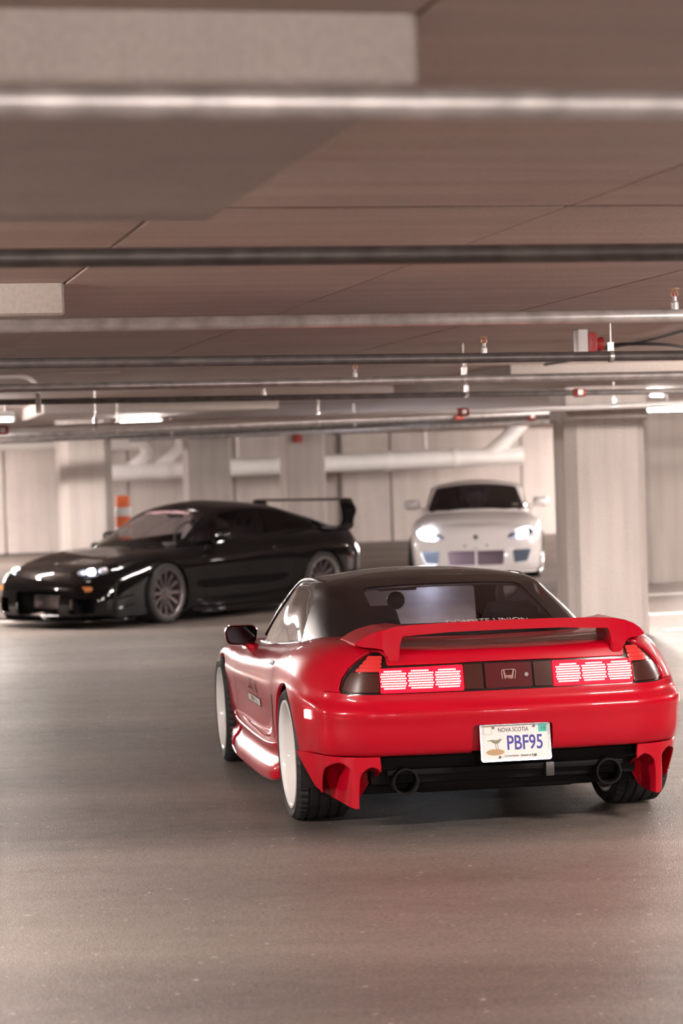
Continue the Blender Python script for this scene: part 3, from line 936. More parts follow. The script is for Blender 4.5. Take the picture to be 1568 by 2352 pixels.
def seat(car, x, y, z, mat='cabin cloth', holes=False):
    prof = [(-0.22, 0.0), (-0.25, 0.30), (-0.24, 0.48), (-0.15, 0.60), (-0.12, 0.76), (0.12, 0.76), (0.15, 0.60), (0.24, 0.48), (0.25, 0.30), (0.22, 0.0)]
    s = prism('seat', prof, -0.06, 0.06, mat, car, 'xz', 0.03, (x, y, z), (math.radians(14), 0, 0), 3)
    if holes:
        for q in (-1, 1):
            lathe('harness_hole', [(-0.066, 0.0), (-0.066, 0.045), (0.066, 0.045), (0.066, 0.0)], 'black plastic', s, 20, 'y', (q * 0.075, 0, 0.60))
    return s

# ================================================================== red coupe
def red_coupe():
    car = empty('sports_car', (0.588, 11.6086, 0.0), (0, 0, 0.1737))
    tag(car, 'red sports coupe with black roof, rear wing and lit tail lights', 'car')
    B = [
        st([0] * 11, [-.62, -.78, -.815, -.84, -.85, -.85, -.815, -.778, -.762, -.70, -.62], [.36, .365, .372, .42, .50, .575, .645, .785, .815, .828, .835]),
        st([.2] * 9 + [.13, 0], [-.62, -.778, -.813, -.838, -.848, -.848, -.813, -.776, -.76, -.68, -.56], [.36, .365, .372, .42, .50, .575, .645, .785, .815, .83, .838]),
        st([.42, .42, .42, .42, .42, .42, .42, .415, .41, .26, 0], [-.61, -.768, -.803, -.828, -.838, -.838, -.803, -.765, -.75, -.64, -.49], [.36, .365, .372, .42, .50, .575, .646, .787, .817, .836, .842]),
        st([.62, .63, .64, .65, .655, .655, .640, .60, .575, .36, 0], [-.59, -.735, -.77, -.795, -.805, -.805, -.77, -.735, -.72, -.58, -.40], [.36, .365, .372, .42, .50, .577, .65, .795, .828, .845, .848]),
        st([.73, .775, .79, .80, .805, .803, .772, .695, .645, .42, 0], [-.53, -.635, -.665, -.69, -.70, -.70, -.665, -.65, -.63, -.48, -.31], [.36, .365, .372, .42, .50, .585, .658, .80, .845, .853, .852]),
        st([.77, .835, .852, .865, .87, .868, .842, .765, .70, .45, 0], [-.42, -.48, -.49, -.50, -.505, -.505, -.50, -.50, -.49, -.37, -.21], [.36, .365, .372, .42, .51, .60, .675, .808, .855, .858, .853]),
        side(-.33, [.78, .86, .88, .893, .90, .897, .872, .795, .72, .46, 0], [.31, .32, .34, .42, .52, .62, .70, .812, .856, .858, .855], -.10),
        side(0.0, [.78, .87, .885, .90, .907, .905, .882, .81, .73, .46, 0], [.16, .17, .24, .40, .53, .635, .715, .807, .846, .85, .85], .05),
        side(.33, [.78, .86, .88, .893, .90, .90, .88, .812, .738, .46, 0], [.15, .155, .22, .36, .50, .62, .71, .785, .822, .835, .84]),
        side(.62, [.76, .815, .835, .865, .882, .888, .868, .808, .742, .45, 0], [.15, .155, .22, .34, .47, .59, .68, .752, .787, .80, .80]),
        side(1.25, [.76, .81, .83, .866, .866, .884, .866, .808, .742, .45, 0], [.15, .155, .22, .335, .46, .57, .65, .714, .745, .75, .75]),
        side(1.85, [.76, .81, .83, .866, .870, .884, .864, .80, .735, .44, 0], [.15, .155, .22, .33, .45, .555, .63, .688, .712, .72, .72]),
        side(2.2, [.76, .82, .84, .870, .88, .886, .864, .79, .715, .42, 0], [.15, .155, .22, .33, .45, .555, .63, .685, .707, .712, .712]),
        side(2.53, [.76, .84, .86, .88, .885, .888, .866, .785, .70, .4, 0], [.15, .16, .22, .33, .46, .565, .64, .688, .700, .70, .70]),
        side(2.9, [.74, .82, .84, .855, .865, .865, .84, .76, .66, .38, 0], [.16, .17, .22, .31, .42, .53, .60, .645, .658, .655, .655], 2.82),
        st([.66, .74, .765, .78, .79, .785, .76, .68, .57, .33, 0], [3.1, 3.2, 3.22, 3.23, 3.22, 3.2, 3.17, 3.12, 3.08, 3.0, 2.97], [.16, .17, .22, .30, .39, .47, .53, .575, .59, .60, .605]),
        st([.45, .50, .52, .53, .535, .53, .51, .46, .40, .22, 0], [3.25, 3.38, 3.42, 3.43, 3.42, 3.40, 3.36, 3.29, 3.22, 3.15, 3.11], [.16, .17, .22, .29, .36, .43, .48, .53, .555, .57, .575]),
        st([.22, .25, .26, .265, .265, .26, .25, .23, .20, .11, 0], [3.32, 3.46, 3.50, 3.52, 3.51, 3.48, 3.44, 3.37, 3.30, 3.25, 3.22], [.16, .17, .22, .29, .35, .42, .47, .515, .54, .555, .56]),
        st([0] * 11, [3.34, 3.48, 3.53, 3.55, 3.54, 3.51, 3.46, 3.39, 3.34, 3.31, 3.29], [.16, .17, .22, .29, .35, .41, .46, .505, .53, .54, .545]),
    ]
    # a crisp roll at the top of the bumper: one more level just above the widest one
    for i, P in enumerate(B):
        p5, p6 = np.array(P[5]), np.array(P[6])
        w = .62 if i < 5 else .35
        e = p5 + (p6 - p5) * w; e[2] = p5[2] + (p6[2] - p5[2]) * .30
        P.insert(6, tuple(e))
    body = Surf.loft(B, 8, 7)
    full = body
    # wheel arches
    body = body.clip(circ(0.0, .315, .335)).clip(circ(2.53, .305, .322))
    # opening under the canopy
    cab = [(0, 2.47), (.36, 2.42), (.62, 2.27), (.68, 1.8), (.69, 1.25), (.675, .7), (.60, .2), (.53, -.12), (.35, -.20), (0, -.215), (-.5, -.215), (-.5, 2.47)]
    body = body.clip(plan(cab, .655))
    # tail-light recess, plate recess
    lamp = [(-.9, .645), (.70, .645), (.748, .650), (.756, .67), (.742, .715), (.715, .757), (.675, .797), (.632, .825), (.592, .842), (.570, .840), (.553, .822), (.548, .772), (-.9, .776)]
    rl = rearview(lamp, -.45)
    lampsurf = Surf.loft(B[:8], 22, 26, (True, False, True)).clip(neg(shift(rl, -.001)))
    body = body.clip(shift(rl, .001))
    plate_hole = rounded([(-.3, .28), (.185, .28), (.185, .495), (-.3, .495)], .02)
    ph = shift(rearview(plate_hole, -.6), .02)
    # bumper skin is its own panel
    seam = [(-.9, .30), (.835, .30), (.84, .45), (.83, .60), (.80, .648), (-.9, .648)]
    bump_f = lambda P: np.where(P[:, 1] < -.40, np.minimum(.655 - P[:, 2], -(P[:, 1] + .60)), -1.0)
    bumper = body.clip(shift(bump_f, .002)).clip(ph)
    rest = body.clip(shift(neg(bump_f), .002))
    # door panel
    door = curve_pts([(.58, .345), (.50, .50), (.47, .62), (.52, .74), (.62, .806), (1.2, .80), (1.80, .778), (1.93, .70), (1.95, .50), (1.92, .335), (1.5, .33), (1.0, .335)], 4, True)
    df = sideview(door, .6)
    doors = rest.clip(neg(shift(df, -.003)))
    rest = rest.clip(shift(df, .003))
    # engine lid shut line
    lid = [(-.9, -.72), (.44, -.715), (.555, -.66), (.60, -.24), (-.9, -.24)]
    lf = plan(lid, .80)
    trunk = rest.clip(neg(shift(lf, -.0025))); rest = rest.clip(shift(lf, .0025))
    slot = rounded([(2.0, .330), (1.86, .338), (1.58, .165), (1.66, .138), (1.92, .158)], .028)
    rest = rest.clip(lambda P: np.where(P[:, 0] > .6, sdf(P[:, 1:3], slot) - .034, 1.0))
    rest.lip(.018).both().build('body_shell', 'red paint', car)
    bumper.lip(.03).both().build('rear_bumper', 'red paint', car)
    trunk.lip(.012).both().build('engine_lid', 'red paint', car)
    for s in (1, -1):
        d = doors.lip(.014)
        (d if s > 0 else d.mirror()).build('door', 'red paint', car)
    # tail lamps
    lampsurf.offset(-.014).both().build('tail_light_housing', 'gloss black', car)
    def lens(name, poly, mat, off, r=.006, both=True, thick=.008, parent=car):
        f = shift(rearview(rounded(poly, r), -.45), r)
        q = lampsurf.clip(neg(f)).offset(off).lip(thick)
        out = []
        for s in (1, -1):
            out.append((q if s > 0 else q.mirror()).build(name, mat, parent))
        return out
    lens('turn_signal_lens', [(.588, .655), (.722, .656), (.738, .672), (.724, .712), (.700, .742), (.588, .737)], 'smoked amber lens', -.003)
    for k in range(4):
        z0, z1 = .746 + .0178 * k, .746 + .0178 * (k + 1) - .0015
        xo = lambda z: .688 - (z - .746) * .95
        lens('reflector_segment', [(.575 - k * .003, z0), (xo(z0), z0), (xo(z1), z1), (.574 - k * .003, z1)], 'red reflector', -.004, .003)
    leds = lens('brake_light_lens', [(.207, .652), (.583, .652), (.583, .758), (.207, .764)], 'lit red lens', -.005)
    lens('reverse_light_lens', [(.118, .656), (.202, .656), (.202, .764), (.118, .764)], 'smoked amber lens', -.005)
    q = lampsurf.clip(neg(rearview([(-.5, .656), (.107, .656), (.107, .764), (-.5, .764)], -.45))).offset(-.005).lip(.008).both()
    panel = q.build('centre_panel', 'dark red lens', car)
    # LED dots
    for s, i in ((1, 0), (-1, 1)):
        for c in range(3):
            x0 = .276 + c * .122
            V, F = [], []
            for r in range(8):
                for k in range(14):
                    if (r in (0, 7) and k in (0, 13)) or (r == 7 and k in (1, 12)): continue
                    x = x0 + (k - 6.5) * .0081 + (.003 if r % 2 else -.001); z = .7065 + (r - 3.5) * .0107
                    y = surf_y(full, x, z) - .0005
                    n = len(V); w = .0039; hh = .0041
                    ring = [(x + w * math.cos(t), z + hh * math.sin(t)) for t in [j * math.pi / 3 for j in range(6)]]
                    V += [(s * a, y + .003, b) for a, b in ring] + [(s * (x + (a - x) * .6), y - .001, z + (b - z) * .6) for a, b in ring]
                    for j in range(6): F.append((n + j, n + (j + 1) % 6, n + 6 + (j + 1) % 6, n + 6 + j))
                    F.append(tuple(n + 6 + j for j in range(6)))
            o = mk('led_cluster', V, F, 'lit led', leds[i])
            o['kind'] = 'stuff'
    # emblem on the centre panel
    ye = surf_y(full, 0, .71) + .001
    def frame2d(name, outer, inner, mat, par):
        n = len(outer)
        V = [(x, ye, z) for x, z in outer] + [(x, ye, z) for x, z in inner] + [(x, ye + .006, z) for x, z in outer]
        F = [(i, (i + 1) % n, n + (i + 1) % n, n + i) for i in range(n)] + [(i, 2 * n + i, 2 * n + (i + 1) % n, (i + 1) % n) for i in range(n)]
        return mk(name, V, F, mat, par)
    def rr(w0, w1, h, r, z0, d=0):
        pts = []
        for cx, cz, a0 in ((1, 1, 0), (-1, 1, 90), (-1, -1, 180), (1, -1, 270)):
            for k in range(5):
                a = math.radians(a0 + 22.5 * k)
                w = w1 if cz > 0 else w0
                pts.append((cx * (w - r) + (r - d) * math.cos(a), z0 + cz * (h - r) + (r - d) * math.sin(a)))
        return pts
    zc = .708
    frame2d('emblem_frame', rr(.030, .034, .0265, .010, zc), rr(.030, .034, .0265, .010, zc, .0035), 'badge', panel)
    H = [(-.026, .022), (-.019, .022), (-.014, -.001), (.014, -.001), (.019, .022), (.026, .022), (.0175, -.022), (.0105, -.022), (.0125, -.008), (-.0125, -.008), (-.0105, -.022), (-.0175, -.022)]
    prism('emblem_letter', [(x, zc + z) for x, z in H], ye, ye + .006, 'badge', panel, 'xz')
    lathe('lock_cylinder', [(0, .0), (0, .009), (.008, .010)], 'bright metal', panel, 16, 'y', (.082, ye, zc))
    # plate recess and plate
    box('plate_recess', (-.20, -.805, .376), (.20, -.785, .51), 'red paint', car, .004)
    pl = empty('tmp')
    bpy.data.objects.remove(pl)
    pt = math.radians(-8)
    plate = prism('license_plate', rr(.1525, .1525, .076, .010, 0.0), -.002, .002, 'plate white', car, 'xz', 0, (.012, -.838, .412), (pt, 0, 0))
    Rx = Matrix.Rotation(math.radians(90), 4, 'X')
    def ptext(name, t, size, mat, x, z, sx=1, bold=0.0):
        return text_mesh(name, t, size, mat, plate, .0006, Matrix.Translation((x, -.0026, z)) @ Rx, sx=sx, bold=bold)
    ptext('plate_number', 'PBF95', .090, 'plate blue', .0425, -.007, .74, .0012)
    ptext('plate_province', 'NOVA SCOTIA', .027, 'plate ink', -.008, .054, .78, .0002)
    ptext('plate_motto', 'Conservation - Species at Risk', .0145, 'plate ink', .018, -.061, .82)
    prism('sticker', [(-.144, .036), (-.108, .036), (-.108, .07), (-.144, .07)], -.0032, -.002, 'plate brown', plate, 'xz')
    prism('sticker', [(-.1425, .0375), (-.1095, .0375), (-.1095, .0685), (-.1425, .0685)], -.0038, -.0031, 'plate white', plate, 'xz')
    tq = prism('sticker', [(.108, .04), (.146, .04), (.146, .073), (.108, .073)], -.0034, -.002, 'plate teal', plate, 'xz')
    text_mesh('sticker_text', '18', .026, 'plate ink', tq, .0004, Matrix.Translation((.129, -.0037, .055)) @ Rx)
    # shore bird and its mound
    prism('mound', [(-.095 + .042 * math.cos(t), -.043 + .014 * math.sin(t)) for t in [i * math.pi / 10 for i in range(20)]], -.0030, -.002, 'plate brown', plate, 'xz')
    bird = prism('bird', [(-.135, .008), (-.112, .006), (-.098, -.004), (-.083, -.006), (-.072, .002), (-.066, .010), (-.060, .013), (-.068, .016), (-.076, .013), (-.088, .010), (-.108, .013)], -.0036, -.002, 'plate olive', plate, 'xz')
    for x in (-.094, -.085):
        prism('bird_leg', [(x, -.005), (x + .002, -.005), (x + .006, -.034), (x + .004, -.034)], -.0034, -.002, 'plate olive', plate, 'xz')
    for x, z in ((-.098, .066), (.088, .066), (-.075, -.066), (.088, -.062)):
        lathe('plate_bolt', [(-.008, 0.0), (-.008, .005), (-.002, .006)], 'dark metal', plate, 10, 'y', (x, 0, z))
    # frame round the plate
    fr = rr(.162, .162, .085, .012, 0.0); fi = rr(.1515, .1515, .0755, .010, 0.0)
    n = len(fr)
    mk('plate_frame', [(x, -.004, z) for x, z in fr] + [(x, -.004, z) for x, z in fi] + [(x, .006, z) for x, z in fr],
       [(i, (i + 1) % n, n + (i + 1) % n, n + i) for i in range(n)] + [(i, 2 * n + i, 2 * n + (i + 1) % n, (i + 1) % n) for i in range(n)], 'gloss black', car, loc=(.012, -.838, .412), rot=(pt, 0, 0))
    # black lower rear: valance, exhaust cans, belly
    box('rear_valance', (-.62, -.66, .225), (.62, -.50, .40), 'underside black', car, .02)
    box('underbody', (-.70, -.55, .17), (.70, 3.1, .24), 'underside black', car, .02)
    box('tow_beam', (-.55, -.70, .268), (.55, -.66, .296), 'underside black', car, .008)
    for x in (-.47, .47):
        can = lathe('exhaust_tip', [(-.74, .052), (-.74, .060), (-.64, .060), (-.54, .055)], 'underside black', car, 28, 'y', (x, 0, .245))
        lathe('exhaust_bore', [(-.739, .052), (-.60, .048), (-.60, 0.0)], 'underside black', can, 24, 'y')
    box('muffler', (-.40, -.60, .17), (.36, -.36, .30), 'underside black', car, .04, seg=3)
    box('jack_hook', (.18, -.72, .235), (.22, -.69, .30), 'dark metal', car, .006)
    # side marker lamps
    for s in (1, -1):
        x = surf_x(full, -.515, .545) * s
        box('side_marker', (-.010, -.035, -.022), (.010, .035, .022), 'lit marker', car, .008, (x, -.52, .548), (0, 0, s * math.radians(-14)))
    # rear spats with two scoops a side
    for s in (1, -1):
        PL = hermite(np.array([(.905, -.36, 0), (.885, -.43, 0), (.85, -.52, 0), (.80, -.66, 0), (.73, -.735, 0), (.66, -.77, 0), (.595, -.785, 0)]), 16)
        nz = 60
        V = []
        for i, p in enumerate(PL):
            for j in range(nz + 1):
                z = .366 - .245 * j / nz
                x, y = p[0], p[1]
                k = (.366 - z) / .235
                def bowl(c, w, top):
                    u = (x - (c + .055 * k)) / w
                    v = min(1, max(0, (top - .035 * u * u - z) / .04)) ** .6
                    q = min(1, max(0, (1 - abs(u)) / .45)); return q * q * (3 - 2 * q) * v
                d = .20 * bowl(.762, .052, .338) + .18 * bowl(.622, .050, .318)
                V.append((x - .02 * k - .05 * k * k * (1 if x > .8 else .4), y + d, z))
        G_ = np.array(V).reshape(len(PL), nz + 1, 3)
        du = np.gradient(G_, axis=0); dv = np.gradient(G_, axis=1)
        N = np.cross(du, dv); N /= np.linalg.norm(N, axis=-1, keepdims=True)
        m = nz + 1
        F = [(i * m + j, i * m + j + 1, (i + 1) * m + j + 1, (i + 1) * m + j) for i in range(len(PL) - 1) for j in range(nz)]
        if (N * np.array([1, -1, 0])).sum(-1).mean() < 0: N = -N; F = [f[::-1] for f in F]
        # check winding against normals
        f0 = F[len(F) // 2]; a_, b_, c_ = (np.array(V[i]) for i in f0[:3])
        if np.cross(b_ - a_, c_ - a_) @ N.reshape(-1, 3)[f0[0]] < 0: F = [f[::-1] for f in F]
        SP = Surf(np.array(V), N.reshape(-1, 3), F)
        out = [(.98, .366), (.905, .366), (.88, .30), (.84, .215), (.815, .19), (.775, .165), (.745, .150), (.700, .133), (.672, .140), (.655, .165), (.625, .215), (.600, .25), (.585, .366)]
        SP = SP.clip(lambda P: -sdf(P[:, [0, 2]], out)).lip(.012)
        (SP if s > 0 else SP.mirror()).build('rear_spat', 'red paint', car)
    # side skirts with an air slot
    for s in (1, -1):
        SK = []
        for y, xo, zb, zt in ((2.16, .885, .15, .345), (2.0, .905, .135, .345), (1.75, .925, .128, .335), (1.3, .930, .125, .325), (.85, .930, .125, .32), (.55, .925, .13, .325), (.40, .91, .14, .335), (.345, .89, .155, .34)):
            SK.append([(.74, y, zb + .02), (xo - .05, y, zb), (xo - .006, y, zb + .006), (xo, y, zb + .03), (xo - .012, y, zb + .075), (xo - .045, y, zb + .115), (xo - .050, y, zt - .055), (xo - .025, y, zt - .03), (xo - .022, y, zt - .012), (.85, y, zt)])
        K = Surf.loft(SK, 7, 5, (False, False, False), (0, 1.2, .25))
        slot_in = K.clip(lambda P: .032 - sdf(P[:, 1:3], slot)).offset(-.012)
        (slot_in if s > 0 else slot_in.mirror()).build('skirt_slot', 'black plastic', car)
        K = K.clip(lambda P: sdf(P[:, 1:3], slot) - .024).lip(.012)
        (K if s > 0 else K.mirror()).build('side_skirt', 'red paint', car)
        # intake behind the door
        it = [(.515, .345), (.565, .345), (.485, .52), (.455, .62), (.44, .60), (.45, .48)]
        q = full.clip(neg(sideview(it, .6))).offset(.0025)
        (q if s > 0 else q.mirror()).build('side_intake', 'black plastic', car)
        box('door_handle', (-.006, -.07, -.011), (.010, .07, .011), 'black plastic', car, .004, (s * (surf_x(full, .62, .70) + .001), .64, .70), (0, s * math.radians(-20), 0))
    # door graphics on the flank facing the camera
    def on_side(pts, off):
        return [(-(surf_x(full, y, z) + off), y, z) for y, z in pts]
    def flank(name, y0, y1, z0, z1, mat, off, k=5):
        V = on_side([(y0 + (y1 - y0) * i / k, z) for z in (z0, z1) for i in range(k + 1)], off)
        return mk(name, V, [(i, i + 1, k + 2 + i, k + 1 + i) for i in range(k)], mat, car, True)
    flank('door_sticker', 1.515, 1.02, .442, .487, 'sticker dark', .0014)
    flank('door_sticker', 1.497, 1.038, .448, .481, 'sticker pale', .0022)
    def flank_text(t, size, y, z, mat, sx=1):
        o = text_mesh('door_lettering', t, size, mat, car, 0.0, None, sx=sx, bold=.001)
        for v in o.data.vertices:
            yy, zz = y - v.co.x, z + v.co.y
            v.co = (-(surf_x(full, yy, zz) + .003 - (.0018 if abs(z - .4645) > .02 else 0)), yy, zz)
        return o
    flank_text('WEST 102', .085, 1.265, .540, 'sticker dark', 1.05)
    flank_text('TUNING + DETAIL', .030, 1.267, .4645, 'sticker dark', 1.2)

    # ---------------------------------------------------------------- canopy
    C = [
        st([0] * 6, [-.235, .06, .38, .70, .90, 1.10], [.838, .930, 1.018, 1.090, 1.117, 1.127]),
        st([.31, .305, .295, .285, .18, 0], [-.22, .07, .39, .71, .92, 1.15], [.838, .930, 1.017, 1.087, 1.116, 1.128]),
        st([.525, .512, .495, .465, .28, 0], [-.15, .14, .44, .73, .95, 1.2], [.838, .925, 1.010, 1.082, 1.114, 1.129]),
        st([.622, .592, .553, .503, .30, 0], [.08, .30, .54, .79, 1.0, 1.25], [.828, .918, 1.005, 1.081, 1.115, 1.130]),
        st([.700, .662, .602, .530, .31, 0], [.62, .74, .88, 1.03, 1.15, 1.32], [.778, .885, .993, 1.081, 1.117, 1.130]),
        st([.712, .672, .610, .535, .31, 0], [1.25, 1.28, 1.31, 1.34, 1.37, 1.42], [.732, .85, .975, 1.074, 1.114, 1.129]),
        st([.705, .668, .608, .530, .31, 0], [1.82, 1.77, 1.69, 1.60, 1.54, 1.51], [.698, .82, .95, 1.062, 1.107, 1.125]),
        st([.655, .625, .570, .500, .31, 0], [2.30, 2.10, 1.91, 1.71, 1.63, 1.59], [.690, .805, .93, 1.048, 1.10, 1.120]),
        st([.36, .35, .33, .305, .19, 0], [2.45, 2.24, 2.01, 1.78, 1.69, 1.65], [.692, .82, .945, 1.062, 1.10, 1.116]),
        st([0] * 6, [2.50, 2.29, 2.05, 1.81, 1.74, 1.69], [.692, .82, .95, 1.066, 1.096, 1.113]),
    ]
    can = Surf.loft(C, 8, 8, out=(0, 1.1, .7))
    rw = rounded([(-.9, .0), (.47, .0), (.405, .60), (-.9, .60)], .05)
    rw = [(-.9, -.185), (.40, -.165), (.435, -.10), (.405, .56), (.385, .60), (-.9, .61)]
    f_r = lambda P: np.where(P[:, 1] < .72, sdf(np.column_stack([np.abs(P[:, 0]), P[:, 1]]), rw), 1.0)
    sw = curve_pts([(2.14, .745), (1.93, .885), (1.68, 1.018), (1.45, 1.045), (1.12, 1.048), (.94, 1.020), (.83, .955), (.715, .808), (1.25, .757), (1.85, .722)], 3, True)
    f_s = lambda P: np.where((P[:, 0] > .44) & (P[:, 1] > .6) & (P[:, 1] < 2.25), sdf(P[:, 1:3], sw), 1.0)
    ws = [(-.9, 1.83), (.42, 1.80), (.465, 1.84), (.565, 2.22), (.52, 2.33), (.3, 2.385), (-.9, 2.41)]
    f_w = lambda P: np.where(P[:, 1] > 1.7, sdf(np.column_stack([np.abs(P[:, 0]), P[:, 1]]), ws), 1.0)
    shell = can.clip(f_r).clip(f_s).clip(f_w)
    shell.lip(.02).both().build('roof', 'black roof paint', car)
    can.clip(neg(f_r)).offset(-.003).both().build('rear_window', 'tinted glass', car)
    can.clip(neg(f_w)).offset(-.003).both().build('windshield', 'windshield glass', car)
    for s in (1, -1):
        g = can.clip(neg(f_s)).offset(-.003)
        g.N = g.N * .35 + g.N.mean(0) * .65; g.N /= np.linalg.norm(g.N, axis=1, keepdims=True)
        (g if s > 0 else g.mirror()).build('side_window', 'dark glass', car)
    # bright trim along the side glass and the roof gutter
    for s in (1, -1):
        tube('window_trim', [(s * x, y, z) for x, y, z in hermite(np.array([(.705, 2.10, .712), (.722, 1.7, .724), (.725, 1.2, .752), (.712, .68, .792)]), 5)], .008, 'bright metal', car, 8)
        gut = [(.665, 2.20, .745), (.610, 1.95, .905), (.548, 1.72, 1.038), (.542, 1.4, 1.078), (.538, 1.1, 1.083), (.512, .86, 1.073)]
        tube('roof_gutter', [(s * x, y, z) for x, y, z in hermite(np.array(gut), 5)], .009, 'gloss black', car, 8)
    # lettering low on the rear glass
    o = text_mesh('window_lettering', 'DOMSITE UNION', .066, 'window letters', car, 0.0, None, sx=.8, bold=.0006)
    V = can.V; Q = V[(V[:, 1] < .7)]
    for v in o.data.vertices:
        x, y = v.co.x + .095, -.02 + v.co.y
        d = (Q[:, 0] - abs(x)) ** 2 + (Q[:, 1] - y) ** 2
        i = np.argsort(d)[:4]; w = 1 / (d[i] + 1e-7)
        v.co = (x, y, float((Q[i, 2] * w).sum() / w.sum()) + .002)
    # cabin
    box('cabin_floor', (-.66, -.20, .58), (.66, 2.38, .64), 'cabin cloth', car)
    box('bulkhead', (-.58, .36, .60), (.58, .44, .88), 'cabin cloth', car, .02)
    box('parcel_cover', (-.50, -.18, .62), (.50, .38, .76), 'black plastic', car, .03)
    box('dashboard', (-.60, 1.98, .60), (.60, 2.28, .745), 'cabin cloth', car, .04, seg=3)
    for x in (-.36, .36): seat(car, x, .74, .22)
    stw = lathe('steering_wheel', [(-.012, .165), (0, .178), (.012, .165), (0, .152)], 'black plastic', car, 30, 'y', (-.36, 1.72, .80), (math.radians(22), 0, 0), closed=True)
    box('interior_mirror', (-.11, 1.70, .985), (.11, 1.725, 1.045), 'black plastic', car, .01)
    lathe('air_freshener', [(-.006, 0.0), (-.006, .05), (.006, .05), (.006, 0.0)], 'black plastic', car, 18, 'y', (-.02, 1.66, .935))
    # ---------------------------------------------------------------- rear wing
    outl = [(0, .955), (.25, .953), (.42, .949), (.50, .943), (.56, .931), (.61, .912), (.650, .887), (.675, .868), (.675, .856), (.64, .852), (.590, .856), (.560, .848), (.545, .822), (.542, .798), (.530, .789), (.500, .789), (.488, .80), (.487, .86), (.485, .893), (.476, .906), (.25, .910), (0, .911)]
    bm = bmesh.new()
    full_o = outl + [(-x, z) for x, z in reversed(outl[1:-1])]
    ringA, ringB, ringC = [], [], []
    for x, z in full_o:
        ax = abs(x)
        yr = -.775 + .02 * max(0, (ax - .45) / .25) + .10 * max(0, (ax - .56) / .14)
        yf = -.55 + .25 * max(0, min(1, (ax - .46) / .22))
        lift = -.020 if z > .88 and ax < .6 else 0
        zz = z
        ringA.append(bm.verts.new((x, yr, z)))
        mid = .915 if ax < .46 else z
        ringB.append(bm.verts.new((x, yf, (z + (.918 - z) * .55) if ax < .50 else z + .004)))
    n = len(full_o)
    for i in range(n):
        bm.faces.new((ringA[i], ringA[(i + 1) % n], ringB[(i + 1) % n], ringB[i]))
    fa = bm.faces.new(ringA[::-1]); fb = bm.faces.new(ringB)
    bmesh.ops.bevel(bm, geom=list(fa.edges) + list(fb.edges), offset=.008, segments=3, affect='EDGES', clamp_overlap=True)
    bmesh.ops.triangulate(bm, faces=[f for f in bm.faces if len(f.verts) > 4])
    w = from_bm('rear_wing', bm, 'red paint', car); smooth_angle(w, 32)
    # ---------------------------------------------------------------- door mirrors
    for s in (1, -1):
        prof = rr(.084, .089, .053, .038, 0.0)
        V, F = [], []
        rows = [(0.0, 1.0), (.03, 1.05), (.07, .98), (.11, .78), (.135, .48), (.142, .12)]
        for d, k in rows:
            V += [(s * (x * k - .02 * d * 4), d, z * k) for x, z in prof]
        n = len(prof)
        for i in range(len(rows) - 1):
            F += [(i * n + j, i * n + (j + 1) % n, (i + 1) * n + (j + 1) % n, (i + 1) * n + j) for j in range(n)]
        F.append(tuple((len(rows) - 1) * n + j for j in range(n)))
        mo = mk('mirror_housing', V, F, 'red paint', car, True, None, (s * .853, 1.85, .768), (0, 0, 0))
        bm = bmesh.new(); bm.from_mesh(mo.data); bmesh.ops.recalc_face_normals(bm, faces=bm.faces); bm.to_mesh(mo.data); bm.free()
        prism('mirror_glass', [(x * .9, z * .88) for x, z in prof], .004, .010, 'mirror glass', mo, 'xz')
        tube('mirror_arm', [(-s * .03, .05, -.035), (-s * .055, .04, -.06), (-s * .085, .03, -.085)], [.03, .026, .03], 'red paint', mo, 12)
    # ---------------------------------------------------------------- wheels
    for s in (1, -1):
        wheel(car, 'rear', s * .765, 0, .315, .315, .265, .252, s, 'white wheel paint', 6, .088, 0, math.radians(-1.5), .056)
        wheel(car, 'front', s * .785, 2.53, .305, .305, .225, .236, s, 'white wheel paint', 6, .055, math.radians(-1.0), math.radians(-1.0), .048)
        liner(car, 0, .315, .345, .50, .885, s)
        liner(car, 2.53, .305, .332, .50, .865, s)
    return car
red_coupe()

